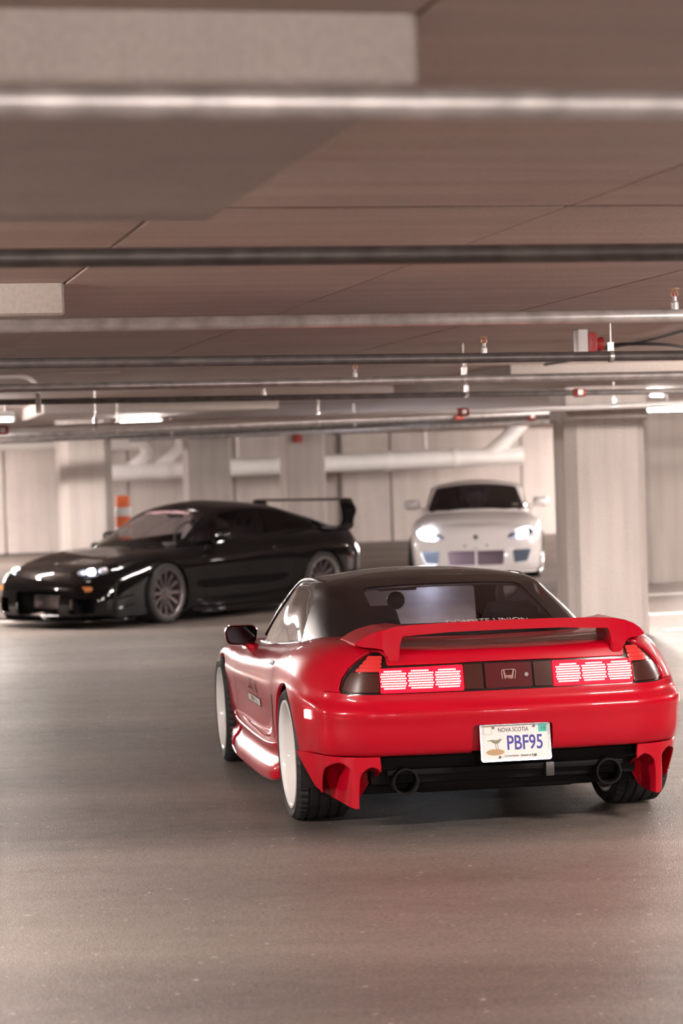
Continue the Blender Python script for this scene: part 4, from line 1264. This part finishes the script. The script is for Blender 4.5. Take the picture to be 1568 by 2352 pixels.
# ================================================================== shared builder for the two coupes behind
def coupe_shell(car, B, C, arches, cab, side_poly, ws_poly, rw_poly, pm, roof_mat, glass_m, door_poly, hood_poly, front_cuts=(), rear_y=.5, front_y=1.55):
    body = Surf.loft(B, 7, 6)
    full = body
    for y, z, r in arches: body = body.clip(circ(y, z, r))
    body = body.clip(plan(cab, .70))
    for f in front_cuts: body = body.clip(f)
    df = sideview(door_poly, .6)
    doors = body.clip(neg(shift(df, -.003))); body = body.clip(shift(df, .003))
    hf = plan(hood_poly, .55)
    hood = body.clip(neg(shift(hf, -.003))); body = body.clip(shift(hf, .003))
    body.lip(.02).both().build('body_shell', pm, car)
    hood.lip(.012).both().build('hood', pm, car)
    for s in (1, -1):
        d = doors.lip(.014)
        (d if s > 0 else d.mirror()).build('door', pm, car)
    can = Surf.loft(C, 8, 8, out=(0, .9, .75))
    f_r = lambda P: np.where(P[:, 1] < rear_y, sdf(np.column_stack([np.abs(P[:, 0]), P[:, 1]]), rw_poly), 1.0)
    f_w = lambda P: np.where(P[:, 1] > front_y - .15, sdf(np.column_stack([np.abs(P[:, 0]), P[:, 1]]), ws_poly), 1.0)
    f_s = lambda P: np.where((P[:, 0] > .47) & (P[:, 1] > -.6) & (P[:, 1] < 2.2), sdf(P[:, 1:3], side_poly), 1.0)
    can.clip(f_r).clip(f_s).clip(f_w).lip(.02).both().build('roof', roof_mat, car)
    can.clip(neg(f_r)).offset(-.003).both().build('rear_window', glass_m[0], car)
    can.clip(neg(f_w)).offset(-.003).both().build('windshield', glass_m[1], car)
    for s in (1, -1):
        g = can.clip(neg(f_s)).offset(-.003)
        g.N = g.N * .35 + g.N.mean(0) * .65; g.N /= np.linalg.norm(g.N, axis=1, keepdims=True)
        (g if s > 0 else g.mirror()).build('side_window', glass_m[2 if s > 0 else 3], car)
    return full, can

def rrect(w0, w1, h, r, d=0.0, n=5):
    pts = []
    for cx, cz, a0 in ((1, 1, 0), (-1, 1, 90), (-1, -1, 180), (1, -1, 270)):
        for k in range(n):
            a = math.radians(a0 + 90 / (n - 1) * k)
            w = w1 if cz > 0 else w0
            pts.append((cx * (w - r) + (r - d) * math.cos(a), cz * (h - r) + (r - d) * math.sin(a)))
    return pts

def door_mirror(car, loc, s, mat, k=1.0):
    prof = rrect(.085 * k, .09 * k, .055 * k, .04 * k)
    V, F = [], []
    rows = [(0.0, 1.0), (.03, 1.05), (.07, .98), (.11, .78), (.135, .48), (.142, .12)]
    for d, q in rows: V += [(s * (x * q - .06 * d), d, z * q) for x, z in prof]
    n = len(prof)
    for i in range(len(rows) - 1): F += [(i * n + j, i * n + (j + 1) % n, (i + 1) * n + (j + 1) % n, (i + 1) * n + j) for j in range(n)]
    F.append(tuple((len(rows) - 1) * n + j for j in range(n)))
    mo = mk('mirror_housing', V, F, mat, car, True, None, loc)
    bm = bmesh.new(); bm.from_mesh(mo.data); bmesh.ops.recalc_face_normals(bm, faces=bm.faces); bm.to_mesh(mo.data); bm.free()
    prism('mirror_glass', [(x * .9, z * .88) for x, z in prof], .004, .010, 'mirror glass', mo, 'xz')
    tube('mirror_arm', [(-s * .05, .05, -.03), (-s * .10, .04, -.05), (-s * .15, .03, -.06)], [.025, .02, .025], mat, mo, 10)
    return mo

# ================================================================== black coupe
def black_coupe():
    SX, SY = -.89, 28.5
    car = empty('sports_car', (SX, SY, floor_z(SY)), (0, 0, 2.425))
    car.rotation_euler = (Matrix.Rotation(2.425, 3, 'Z')).to_euler()
    car.rotation_euler = (Matrix.Rotation(math.atan(.0105), 3, 'X') @ Matrix.Rotation(2.425, 3, 'Z')).to_euler()
    tag(car, 'glossy black sports coupe with tall rear wing and gunmetal wheels', 'car')
    L1 = [.11, .115, .19, .33, .46]
    B = [
        st([0] * 11, [-.75, -.93, -.985, -1.01, -1.02, -1.02, -1.0, -.955, -.93, -.86, -.76], [.22, .23, .26, .36, .48, .58, .70, .83, .885, .90, .905]),
        st([.42] * 8 + [.41, .27, 0], [-.74, -.915, -.97, -.995, -1.005, -1.005, -.985, -.94, -.915, -.82, -.68], [.22, .23, .26, .36, .48, .58, .70, .83, .888, .905, .91]),
        st([.62, .66, .675, .685, .69, .69, .68, .64, .60, .38, 0], [-.70, -.87, -.92, -.945, -.955, -.955, -.93, -.88, -.855, -.74, -.6], [.22, .23, .26, .36, .48, .585, .705, .835, .893, .915, .918]),
        st([.72, .77, .79, .805, .81, .81, .795, .73, .67, .42, 0], [-.62, -.74, -.78, -.80, -.81, -.81, -.78, -.75, -.72, -.6, -.45], [.22, .23, .26, .36, .48, .59, .71, .84, .90, .92, .925]),
        side(-.5, [.76, .83, .85, .868, .875, .875, .855, .78, .70, .44, 0], [.22, .23, .27, .37, .50, .62, .73, .85, .905, .93, .935], -.3),
        side(-.33, [.78, .86, .87, .885, .893, .893, .87, .795, .715, .45, 0], [.2, .21, .25, .37, .52, .64, .745, .855, .905, .93, .94], -.15),
        side(0, [.78, .87, .88, .895, .905, .903, .88, .80, .72, .45, 0], [.14, .15, .22, .37, .53, .655, .75, .85, .895, .92, .93], .05),
        side(.35, [.78, .865, .875, .888, .895, .895, .872, .80, .73, .46, 0], [.12, .125, .2, .35, .50, .635, .735, .83, .875, .90, .91]),
        side(.8, [.76, .85, .86, .872, .868, .882, .865, .80, .735, .46, 0], L1 + [.61, .71, .80, .85, .87, .88]),
        side(1.4, [.76, .85, .86, .872, .866, .88, .862, .80, .735, .46, 0], L1 + [.60, .69, .775, .825, .85, .86]),
        side(1.95, [.76, .85, .86, .87, .866, .88, .86, .795, .73, .45, 0], L1 + [.59, .68, .755, .80, .83, .85]),
        side(2.25, [.78, .86, .87, .88, .885, .89, .865, .79, .71, .44, 0], [.12, .125, .2, .34, .48, .60, .69, .755, .79, .815, .83]),
        side(2.55, [.78, .865, .875, .89, .897, .897, .87, .785, .69, .42, 0], [.12, .13, .2, .34, .50, .62, .70, .755, .78, .795, .81]),
        side(2.95, [.76, .85, .86, .87, .875, .868, .835, .74, .64, .40, 0], [.10, .11, .17, .30, .44, .55, .63, .69, .72, .74, .75], 2.88),
        st([.70, .79, .80, .81, .81, .795, .755, .66, .56, .33, 0], [3.1, 3.22, 3.25, 3.26, 3.25, 3.23, 3.2, 3.15, 3.1, 3.05, 3.02], [.09, .10, .15, .26, .38, .49, .57, .635, .665, .685, .695]),
        st([.52, .60, .61, .615, .61, .60, .57, .50, .42, .24, 0], [3.25, 3.4, 3.43, 3.44, 3.43, 3.41, 3.37, 3.29, 3.22, 3.17, 3.14], [.09, .10, .15, .25, .36, .46, .54, .605, .635, .655, .66]),
        st([.27, .30, .305, .31, .31, .30, .29, .26, .22, .12, 0], [3.32, 3.47, 3.50, 3.51, 3.50, 3.48, 3.44, 3.36, 3.29, 3.25, 3.22], [.09, .10, .15, .25, .355, .45, .53, .595, .625, .645, .65]),
        st([0] * 11, [3.34, 3.49, 3.52, 3.53, 3.52, 3.50, 3.46, 3.38, 3.32, 3.29, 3.27], [.09, .10, .15, .25, .35, .445, .525, .59, .62, .64, .645]),
    ]
    C = [
        st([0] * 6, [-.70, -.32, .06, .42, .66, .95], [.895, 1.0, 1.09, 1.165, 1.20, 1.222]),
        st([.38, .375, .36, .34, .2, 0], [-.68, -.30, .08, .44, .70, 1.0], [.895, .998, 1.087, 1.16, 1.198, 1.223]),
        st([.60, .585, .56, .525, .3, 0], [-.58, -.18, .18, .50, .78, 1.05], [.893, .985, 1.07, 1.145, 1.195, 1.224]),
        st([.69, .665, .625, .57, .32, 0], [-.2, .1, .36, .62, .86, 1.1], [.883, .97, 1.06, 1.14, 1.197, 1.225]),
        st([.725, .70, .655, .595, .34, 0], [.45, .58, .72, .86, 1.0, 1.17], [.858, .95, 1.05, 1.14, 1.20, 1.225]),
        st([.73, .705, .66, .60, .34, 0], [1.05, 1.08, 1.11, 1.14, 1.17, 1.22], [.835, .94, 1.045, 1.14, 1.198, 1.223]),
        st([.725, .70, .65, .59, .34, 0], [1.6, 1.56, 1.48, 1.38, 1.32, 1.30], [.812, .92, 1.03, 1.13, 1.19, 1.215]),
        st([.69, .665, .62, .56, .33, 0], [2.12, 1.92, 1.72, 1.51, 1.41, 1.37], [.797, .905, 1.01, 1.115, 1.18, 1.21]),
        st([.40, .385, .36, .335, .2, 0], [2.38, 2.12, 1.86, 1.59, 1.48, 1.43], [.812, .92, 1.025, 1.13, 1.18, 1.205]),
        st([0] * 6, [2.45, 2.18, 1.91, 1.63, 1.53, 1.47], [.815, .925, 1.03, 1.133, 1.178, 1.2]),
    ]
    def stretch(p):
        x, y, z = p
        if y > 2.85:
            k = min(1, (y - 2.85) / .6)
            y += .12 * k; x *= 1 + .07 * k * (1 if x > .3 else x / .3); z += .045 * k * min(1, max(0, (z - .3) / .2))
        if y < -.33: y = -.33 + (y + .33) * .80
        return (x, y, z)
    B = [[stretch(p) for p in P] for P in B]
    C = [[(x, y if y > -.33 else -.33 + (y + .33) * .80, .85 + (z - .85) * 1.15 if z > .85 else z) for x, y, z in P] for P in C]
    cab = [(0, 2.38), (.36, 2.32), (.64, 2.08), (.69, 1.6), (.695, 1.0), (.685, .45), (.64, -.15), (.55, -.42), (.35, -.48), (0, -.50), (-.5, -.50), (-.5, 2.38)]
    sp = curve_pts([(y, .85 + (z - .85) * 1.15 if z > .85 else z) for y, z in [(2.0, .862), (1.72, .985), (1.42, 1.098), (1.1, 1.128), (.7, 1.122), (.3, 1.06), (-.02, .965), (-.10, .925), (.3, .905), (1.0, .878), (1.7, .852)]], 3, True)
    ws = [(-.9, 1.60), (.47, 1.55), (.52, 1.60), (.63, 2.02), (.58, 2.14), (.35, 2.28), (-.9, 2.36)]
    rw = [(-.9, -.50), (.48, -.43), (.52, -.36), (.47, .33), (.43, .38), (-.9, .38)]
    door = curve_pts([(.62, .20), (.52, .45), (.50, .62), (.52, .78), (.60, .855), (1.2, .83), (1.82, .79), (1.93, .68), (1.95, .42), (1.90, .18), (1.3, .17)], 4, True)
    hoodp = [(-.9, 2.36), (.40, 2.26), (.60, 2.12), (.60, 2.75), (.50, 3.12), (.34, 3.34), (-.9, 3.40)]
    # openings of the front bumper
    grille = rounded([(-.3, .135), (.33, .135), (.36, .40), (-.3, .40)], .03)
    duct = rounded([(.46, .15), (.74, .15), (.78, .33), (.48, .33)], .03)
    hl = curve_pts([(x, z + .04) for x, z in [(.42, .515), (.59, .500), (.735, .525), (.80, .58), (.74, .622), (.58, .612), (.45, .565)]], 4, True)
    cuts = [shift(frontview(grille, 3.0), .025), shift(frontview(duct, 2.9), .025), frontview(hl, 2.75)]
    full, can = coupe_shell(car, B, C, [(0, .325, .345), (2.55, .325, .345)], cab, sp, ws, rw, 'black paint', 'black paint',
                            ('dark glass', 'windshield glass', 'smoked glass', 'dark glass'), door, hoodp, cuts)
    front = Surf.loft(B[12:], 14, 14, (False, True, True))
    h = front.clip(neg(frontview(hl, 2.75)))
    for s in (1, -1):
        q = h.offset(-.002)
        (q if s > 0 else q.mirror()).build('headlight_glass', 'clear glass', car)
        q = h.offset(-.10)
        bowl = (q if s > 0 else q.mirror()).build('headlight_bowl', 'lamp bowl', car)
        for x, z, r, m in ((.69, .602, .036, 'clear lens white'), (.59, .595, .036, 'headlamp dim'), (.50, .585, .028, 'clear lens white')):
            y = surf_y(full, x, z, False) - .055
            lathe('lamp_projector', [(.03, 0.0), (.028, r * .6), (.0, r * .95), (-.05, r)], m, bowl, 20, 'y', (s * x, y, z))
        for x, z, ww, m in ((.64, .42, .085, 'amber lens'),):
            y = surf_y(full, x, z, False)
            prism('turn_signal', rrect(ww, ww, .026, .022), -.02, .014, m, car, 'xz', .006, (s * x, y - .012, z), (0, 0, s * math.radians(-14)))
        y = 3.05
        box('duct_back', (-.17, -.01, -.11), (.17, .01, .11), 'underside black', car, 0, (s * .62, 3.25, .24))
        # canards
        for z in (.20, .30):
            prism('canard', [(0, 0), (.055, -.02), (.06, -.22), (0, -.26)], -.004, .004, 'black paint', car, 'xy', 0, (s * .85, 3.28, z), (math.radians(-8), 0, 0)).scale = (s, 1, 1)
    box('intercooler', (-.30, 3.34, .185), (.30, 3.40, .345), 'gunmetal', car, .02)
    for k in range(6): box('intercooler_fin', (-.29, 3.40, .20 + k * .025), (.29, 3.407, .21 + k * .025), 'gunmetal', car)
    box('grille_back', (-.36, 3.05, .12), (.36, 3.10, .42), 'underside black', car)
    lip = [(-.90, 3.05), (-.87, 3.38), (-.68, 3.58), (-.32, 3.67), (.32, 3.67), (.68, 3.58), (.87, 3.38), (.90, 3.05), (.70, 3.0), (-.70, 3.0)]
    prism('front_splitter', lip, .075, .095, 'black paint', car, 'xy', .006)
    box('underbody', (-.72, -.7, .13), (.72, 3.0, .2), 'underside black', car, .02)
    # side skirts in two blades
    for s in (1, -1):
        SK = []
        for y, xo, zb, zt in ((2.17, .88, .10, .25), (1.9, .915, .085, .25), (1.3, .925, .08, .245), (.8, .925, .085, .26), (.5, .915, .10, .285), (.37, .89, .13, .30)):
            SK.append([(.74, y, zb + .02), (xo - .04, y, zb), (xo, y, zb + .008), (xo - .008, y, zb + .045), (xo - .04, y, zb + .07), (xo - .035, y, zt - .04), (xo - .02, y, zt - .02), (.85, y, zt)])
        K = Surf.loft(SK, 5, 4, (False, False, False), (0, 1.2, .2))
        (K if s > 0 else K.mirror()).build('side_skirt', 'black paint', car)
        tube('skirt_blade', [(s * .93, 2.1, .09), (s * .95, 1.3, .085), (s * .945, .7, .11), (s * .92, .42, .16)], .012, 'black paint', car, 8)
        box('door_handle', (-.006, -.085, -.013), (.014, .085, .013), 'black paint', car, .005, (s * surf_x(full, .72, .735), .74, .735))
        door_mirror(car, (s * .90, 1.62, .90), s, 'black paint')
        box('tail_light', (-.14, -.02, -.045), (.14, .02, .045), 'dark red lens', car, .012, (s * .57, -.835, .64), (0, 0, s * math.radians(14)))
        box('side_marker', (-.01, -.05, -.02), (.01, .05, .02), 'dark red lens', car, .006, (s * .872, -.52, .58), (0, 0, s * math.radians(-14)))
    # tall hoop wing
    for s in (1, -1):
        up_ = [(-.52, .90), (-.60, .905), (-.66, .93), (-.69, .985), (-.685, 1.06), (-.66, 1.14), (-.635, 1.20), (-.66, 1.215), (-.82, 1.218), (-.90, 1.10), (-.905, 1.05), (-.85, 1.0), (-.84, .955), (-.86, .91), (-.80, .87), (-.6, .87)]
        up_ = [(y + .10, z + .02 if z > 1 else z) for y, z in up_]
        prism('wing_upright', up_, s * .68, s * .715, 'black paint', car, 'yz', .006)
    bm = bmesh.new()
    prof = [(-.86, 1.205), (-.80, 1.222), (-.70, 1.222), (-.60, 1.205), (-.70, 1.192), (-.80, 1.192)]
    prof = [(y + .10, z + .02) for y, z in prof]
    prism('wing_blade', prof, -.70, .70, 'black paint', car, 'yz', .004)
    # cabin
    box('cabin_floor', (-.68, -.5, .60), (.68, 2.2, .66), 'cabin cloth', car)
    box('dashboard', (-.64, 1.95, .64), (.64, 2.25, .855), 'cabin cloth', car, .05, seg=3)
    for x in (-.37, .37): seat(car, x, .86, .42, 'seat shell', True)
    lathe('steering_wheel', [(-.012, .165), (0, .178), (.012, .165), (0, .152)], 'black plastic', car, 30, 'y', (-.36, 1.72, .90), (math.radians(22), 0, 0), closed=True)
    box('interior_mirror', (-.12, 1.50, 1.10), (.12, 1.525, 1.16), 'black plastic', car, .01)
    tube('roll_bar', [(s_, .62, z_) for s_, z_ in ((-.58, .66), (-.57, .95), (-.48, 1.12), (-.30, 1.17), (.30, 1.17), (.48, 1.12), (.57, .95), (.58, .66))], .022, 'black plastic', car, 10)
    # sun strip lettering
    o = text_mesh('windshield_lettering', 'STREETWERKS', .085, 'banner pink', car, 0.0, None, sx=1.25, bold=.003)
    Q = can.V[can.V[:, 1] > 1.3]
    for v in o.data.vertices:
        x, y = -v.co.x, 1.665 - v.co.y * .92
        d = (Q[:, 0] - abs(x)) ** 2 + (Q[:, 1] - y - .04 * (x / .4) ** 2 * -1) ** 2
        i = np.argsort(d)[:4]; w = 1 / (d[i] + 1e-7)
        v.co = (x, y - .04 * (x / .4) ** 2, float((Q[i, 2] * w).sum() / w.sum()) + .004)
    for s in (1, -1):
        wheel(car, 'rear', s * .765, 0, .325, .325, .265, .255, s, 'bright metal', 12, .075, 0, math.radians(-2), .026, False, 'gunmetal', False)
        wheel(car, 'front', s * .775, 2.55, .325, .325, .24, .255, s, 'gunmetal', 12, .05, math.radians(8), math.radians(-2), .026, False, 'gunmetal', False)
        liner(car, 0, .325, .355, .5, .885, s); liner(car, 2.55, .325, .355, .5, .88, s)
    return car
black_coupe()

# ================================================================== white coupe
def white_coupe():
    SX, SY = 2.02, 35.9
    car = empty('sports_car', (SX, SY, floor_z(SY)))
    car.rotation_euler = (Matrix.Rotation(math.atan(.0105), 3, 'X') @ Matrix.Rotation(3.075, 3, 'Z')).to_euler()
    car.scale = (1.05, 1.05, 1.05)
    tag(car, 'white coupe facing the viewer with glaring headlights', 'car')
    L1 = [.14, .145, .22, .36, .49]
    B = [
        st([0] * 11, [-.75, -.90, -.94, -.96, -.97, -.965, -.95, -.90, -.87, -.78, -.68], [.22, .23, .27, .38, .50, .60, .72, .85, .90, .925, .93]),
        st([.42] * 8 + [.41, .27, 0], [-.74, -.885, -.925, -.945, -.955, -.95, -.935, -.885, -.855, -.75, -.62], [.22, .23, .27, .38, .50, .60, .72, .85, .90, .925, .93]),
        st([.60, .64, .655, .665, .67, .67, .66, .62, .58, .36, 0], [-.70, -.83, -.87, -.89, -.90, -.895, -.88, -.83, -.80, -.68, -.55], [.22, .23, .27, .38, .50, .60, .72, .85, .903, .93, .935]),
        st([.68, .73, .745, .76, .765, .765, .75, .69, .64, .40, 0], [-.60, -.70, -.74, -.76, -.77, -.765, -.75, -.71, -.68, -.56, -.42], [.22, .23, .27, .38, .50, .61, .73, .86, .91, .935, .94]),
        side(-.42, [.72, .79, .805, .82, .828, .825, .81, .75, .68, .42, 0], [.22, .23, .28, .39, .52, .64, .75, .86, .91, .935, .94], -.28),
        side(0, [.74, .82, .83, .845, .852, .848, .828, .77, .70, .43, 0], [.16, .17, .24, .39, .54, .66, .76, .855, .90, .925, .935], .05),
        side(.38, [.74, .815, .825, .838, .842, .84, .82, .765, .705, .44, 0], [.14, .145, .22, .37, .51, .64, .745, .84, .885, .91, .92]),
        side(.9, [.72, .80, .81, .822, .82, .83, .815, .765, .71, .44, 0], L1 + [.62, .72, .82, .87, .89, .90]),
        side(1.5, [.72, .80, .81, .822, .82, .83, .812, .76, .71, .44, 0], L1 + [.61, .71, .80, .85, .875, .885]),
        side(2.0, [.72, .80, .81, .822, .822, .832, .812, .755, .70, .43, 0], L1 + [.60, .70, .785, .83, .86, .875]),
        side(2.525, [.74, .82, .83, .842, .848, .845, .82, .75, .67, .40, 0], [.14, .15, .22, .38, .53, .64, .73, .79, .82, .835, .845]),
        side(2.95, [.72, .80, .812, .825, .83, .82, .79, .71, .62, .38, 0], [.13, .14, .20, .34, .47, .58, .67, .735, .76, .775, .785], 2.88),
        st([.66, .73, .745, .755, .755, .74, .705, .63, .54, .32, 0], [3.1, 3.22, 3.25, 3.26, 3.25, 3.23, 3.2, 3.15, 3.1, 3.05, 3.02], [.12, .13, .18, .30, .42, .53, .61, .68, .71, .73, .74]),
        st([.50, .56, .57, .575, .575, .56, .535, .48, .41, .24, 0], [3.22, 3.36, 3.39, 3.40, 3.39, 3.37, 3.34, 3.28, 3.22, 3.18, 3.15], [.12, .13, .18, .29, .40, .50, .585, .65, .685, .705, .71]),
        st([.25, .28, .285, .29, .29, .28, .27, .24, .21, .12, 0], [3.28, 3.42, 3.45, 3.46, 3.45, 3.43, 3.40, 3.34, 3.28, 3.25, 3.23], [.12, .13, .18, .285, .39, .49, .57, .64, .675, .695, .70]),
        st([0] * 11, [3.30, 3.44, 3.47, 3.48, 3.47, 3.45, 3.42, 3.36, 3.31, 3.28, 3.26], [.12, .13, .18, .285, .39, .485, .565, .635, .67, .69, .695]),
    ]
    C = [
        st([0] * 6, [-.55, -.25, .05, .34, .58, .9], [.92, 1.03, 1.125, 1.205, 1.24, 1.265]),
        st([.40, .39, .375, .35, .22, 0], [-.53, -.23, .07, .36, .62, .95], [.92, 1.028, 1.122, 1.20, 1.238, 1.266]),
        st([.60, .585, .56, .525, .32, 0], [-.42, -.12, .15, .42, .70, 1.0], [.915, 1.02, 1.11, 1.19, 1.236, 1.267]),
        st([.67, .645, .61, .565, .34, 0], [-.1, .12, .33, .55, .8, 1.05], [.90, 1.0, 1.10, 1.185, 1.238, 1.267]),
        st([.70, .675, .64, .59, .35, 0], [.5, .6, .7, .82, .96, 1.12], [.875, .985, 1.09, 1.185, 1.24, 1.267]),
        st([.705, .68, .645, .595, .35, 0], [1.05, 1.07, 1.09, 1.11, 1.14, 1.18], [.86, .975, 1.085, 1.183, 1.238, 1.265]),
        st([.70, .675, .635, .585, .35, 0], [1.6, 1.54, 1.44, 1.33, 1.28, 1.25], [.845, .955, 1.07, 1.175, 1.232, 1.258]),
        st([.665, .64, .60, .55, .34, 0], [2.05, 1.85, 1.64, 1.43, 1.34, 1.30], [.83, .94, 1.055, 1.165, 1.222, 1.25]),
        st([.40, .385, .365, .34, .22, 0], [2.27, 2.02, 1.76, 1.50, 1.40, 1.35], [.84, .955, 1.065, 1.172, 1.222, 1.246]),
        st([0] * 6, [2.33, 2.07, 1.80, 1.53, 1.44, 1.39], [.845, .96, 1.07, 1.175, 1.22, 1.242]),
    ]
    cab = [(0, 2.27), (.36, 2.21), (.61, 2.0), (.66, 1.6), (.665, 1.0), (.655, .45), (.62, -.08), (.54, -.35), (.35, -.45), (0, -.47), (-.5, -.47), (-.5, 2.27)]
    sp = curve_pts([(1.93, .895), (1.65, 1.02), (1.36, 1.14), (1.1, 1.165), (.75, 1.165), (.45, 1.12), (.16, 1.0), (.12, .945), (.5, .92), (1.1, .905), (1.7, .885)], 3, True)
    ws = [(-.9, 1.47), (.50, 1.42), (.54, 1.46), (.645, 1.97), (.60, 2.06), (.37, 2.20), (-.9, 2.28)]
    rw = [(-.9, -.47), (.48, -.40), (.52, -.3), (.47, .28), (.43, .32), (-.9, .32)]
    door = curve_pts([(.66, .22), (.55, .5), (.53, .66), (.56, .82), (.64, .875), (1.2, .855), (1.8, .825), (1.9, .70), (1.92, .45), (1.88, .2), (1.3, .19)], 4, True)
    hoodp = [(-.9, 2.26), (.40, 2.17), (.58, 2.02), (.56, 2.75), (.50, 3.05), (.34, 3.22), (-.9, 3.28)]
    grille = rounded([(-.5, .20), (.35, .20), (.37, .40), (-.5, .40)], .03)
    duct = rounded([(.48, .22), (.66, .24), (.72, .40), (.46, .40)], .02)
    hl = curve_pts([(.40, .555), (.56, .535), (.70, .565), (.755, .63), (.70, .675), (.56, .655), (.44, .61)], 4, True)
    cuts = [shift(frontview(grille, 3.0), .025), shift(frontview(duct, 2.9), .018), frontview(hl, 2.7)]
    full, can = coupe_shell(car, B, C, [(0, .315, .335), (2.525, .315, .335)], cab, sp, ws, rw, 'white paint', 'white paint',
                            ('dark glass', 'purple glass', 'dark glass', 'dark glass'), door, hoodp, cuts, .42, 1.45)
    front = Surf.loft(B[10:], 14, 14, (False, True, True))
    h = front.clip(neg(frontview(hl, 2.7)))
    for s in (1, -1):
        q = h.offset(-.002); (q if s > 0 else q.mirror()).build('headlight_glass', 'clear glass', car)
        q = h.offset(-.09); bowl = (q if s > 0 else q.mirror()).build('headlight_bowl', 'lamp bowl', car)
        lit = 'headlamp glare' if s > 0 else 'headlamp lit'
        for x, z, r, m in ((.62, .605, .090 if s > 0 else .045, lit), (.51, .59, .035, 'clear lens white')):
            y = surf_y(full, x, z, False) - .05
            lathe('lamp_projector', [(.04, 0.0), (.036, r * .6), (.0, r * .95), (-.05, r)], m, bowl, 20, 'y', (s * x, y, z))
        box('duct_back', (-.14, -.01, -.10), (.14, .01, .10), 'duct blue grey', car, 0, (s * .58, 3.24, .31))
        door_mirror(car, (s * .87, 1.55, .955), s, 'white paint', 1.15)
        box('door_handle', (-.006, -.085, -.013), (.014, .085, .013), 'white paint', car, .005, (s * surf_x(full, .75, .76), .76, .76))
        box('tail_light', (-.16, -.02, -.05), (.16, .02, .05), 'dark red lens', car, .012, (s * .52, -.925, .70), (0, 0, s * math.radians(12)))
    box('grille_back', (-.38, 3.15, .18), (.38, 3.2, .42), 'grille mauve', car)
    box('grille_bar', (-.014, 3.40, .19), (.014, 3.45, .41), 'white paint', car, .005)
    prism('front_emblem', rrect(.03, .03, .03, .025), 3.425, 3.435, 'dark metal', car, 'xz', 0, (0, 0, .565))
    for x in (-.14, .14): lathe('plate_screw', [(3.455, 0.0), (3.455, .015), (3.44, .015)], 'black plastic', car, 10, 'y', (x, 0, .455))
    lip = [(-.78, 3.05), (-.73, 3.26), (-.57, 3.43), (-.28, 3.50), (.28, 3.50), (.57, 3.43), (.73, 3.26), (.78, 3.05), (.65, 3.0), (-.65, 3.0)]
    prism('front_splitter', lip, .10, .125, 'white paint', car, 'xy', .006)
    box('underbody', (-.68, -.7, .14), (.68, 3.0, .2), 'underside black', car, .02)
    for s in (1, -1):
        SK = [[(.70, y, zb + .02), (xo - .04, y, zb), (xo, y, zb + .01), (xo - .01, y, zb + .06), (xo - .03, y, zt - .03), (.80, y, zt)] for y, xo, zb, zt in ((2.15, .82, .13, .27), (1.8, .85, .11, .27), (1.2, .855, .105, .265), (.6, .85, .11, .28), (.38, .82, .14, .30))]
        K = Surf.loft(SK, 5, 4, (False, False, False), (0, 1.2, .2)); (K if s > 0 else K.mirror()).build('side_skirt', 'white paint', car)
    box('cabin_floor', (-.64, -.4, .62), (.64, 2.1, .68), 'cabin cloth', car)
    box('dashboard', (-.60, 1.85, .66), (.60, 2.12, .88), 'cabin cloth', car, .05, seg=3)
    for x in (-.35, .35): seat(car, x, .78, .45)
    lathe('steering_wheel', [(-.012, .165), (0, .178), (.012, .165), (0, .152)], 'black plastic', car, 30, 'y', (.35, 1.64, .95), (math.radians(22), 0, 0), closed=True)
    box('interior_mirror', (-.12, 1.40, 1.10), (.12, 1.425, 1.16), 'black plastic', car, .01)
    o = prism('hanging_charm', [(-.03, .12), (.02, .14), (.05, .06), (.045, -.06), (.02, -.14), (-.03, -.14), (-.035, -.06), (.0, -.02), (-.02, .04)], 1.50, 1.53, 'sticker pale', car, 'xz', .006, (-.03, 0, .985))
    prism('window_sticker', [(-.04, -.03), (.04, -.03), (.04, .03), (-.04, .03)], 0, .003, 'sticker pale', car, 'xz', 0, (-.52, 1.985, .935), (math.radians(-62), 0, 0))
    tube('front_strake', [(s_ * .01, 3.46, .42) for s_ in (-2, 2)], .006, 'black plastic', car, 8)
    for s in (1, -1):
        wheel(car, 'rear', s * .715, 0, .315, .315, .235, .245, s, 'bright metal', 5, .06, 0, math.radians(-2), .04, False, None, False, False)
        wheel(car, 'front', s * .735, 2.525, .315, .315, .225, .245, s, 'bright metal', 5, .05, math.radians(-10), math.radians(-3), .04, False, None, False, False)
        liner(car, 0, .315, .345, .46, .825, s); liner(car, 2.525, .315, .345, .46, .82, s)
    return car
white_coupe()
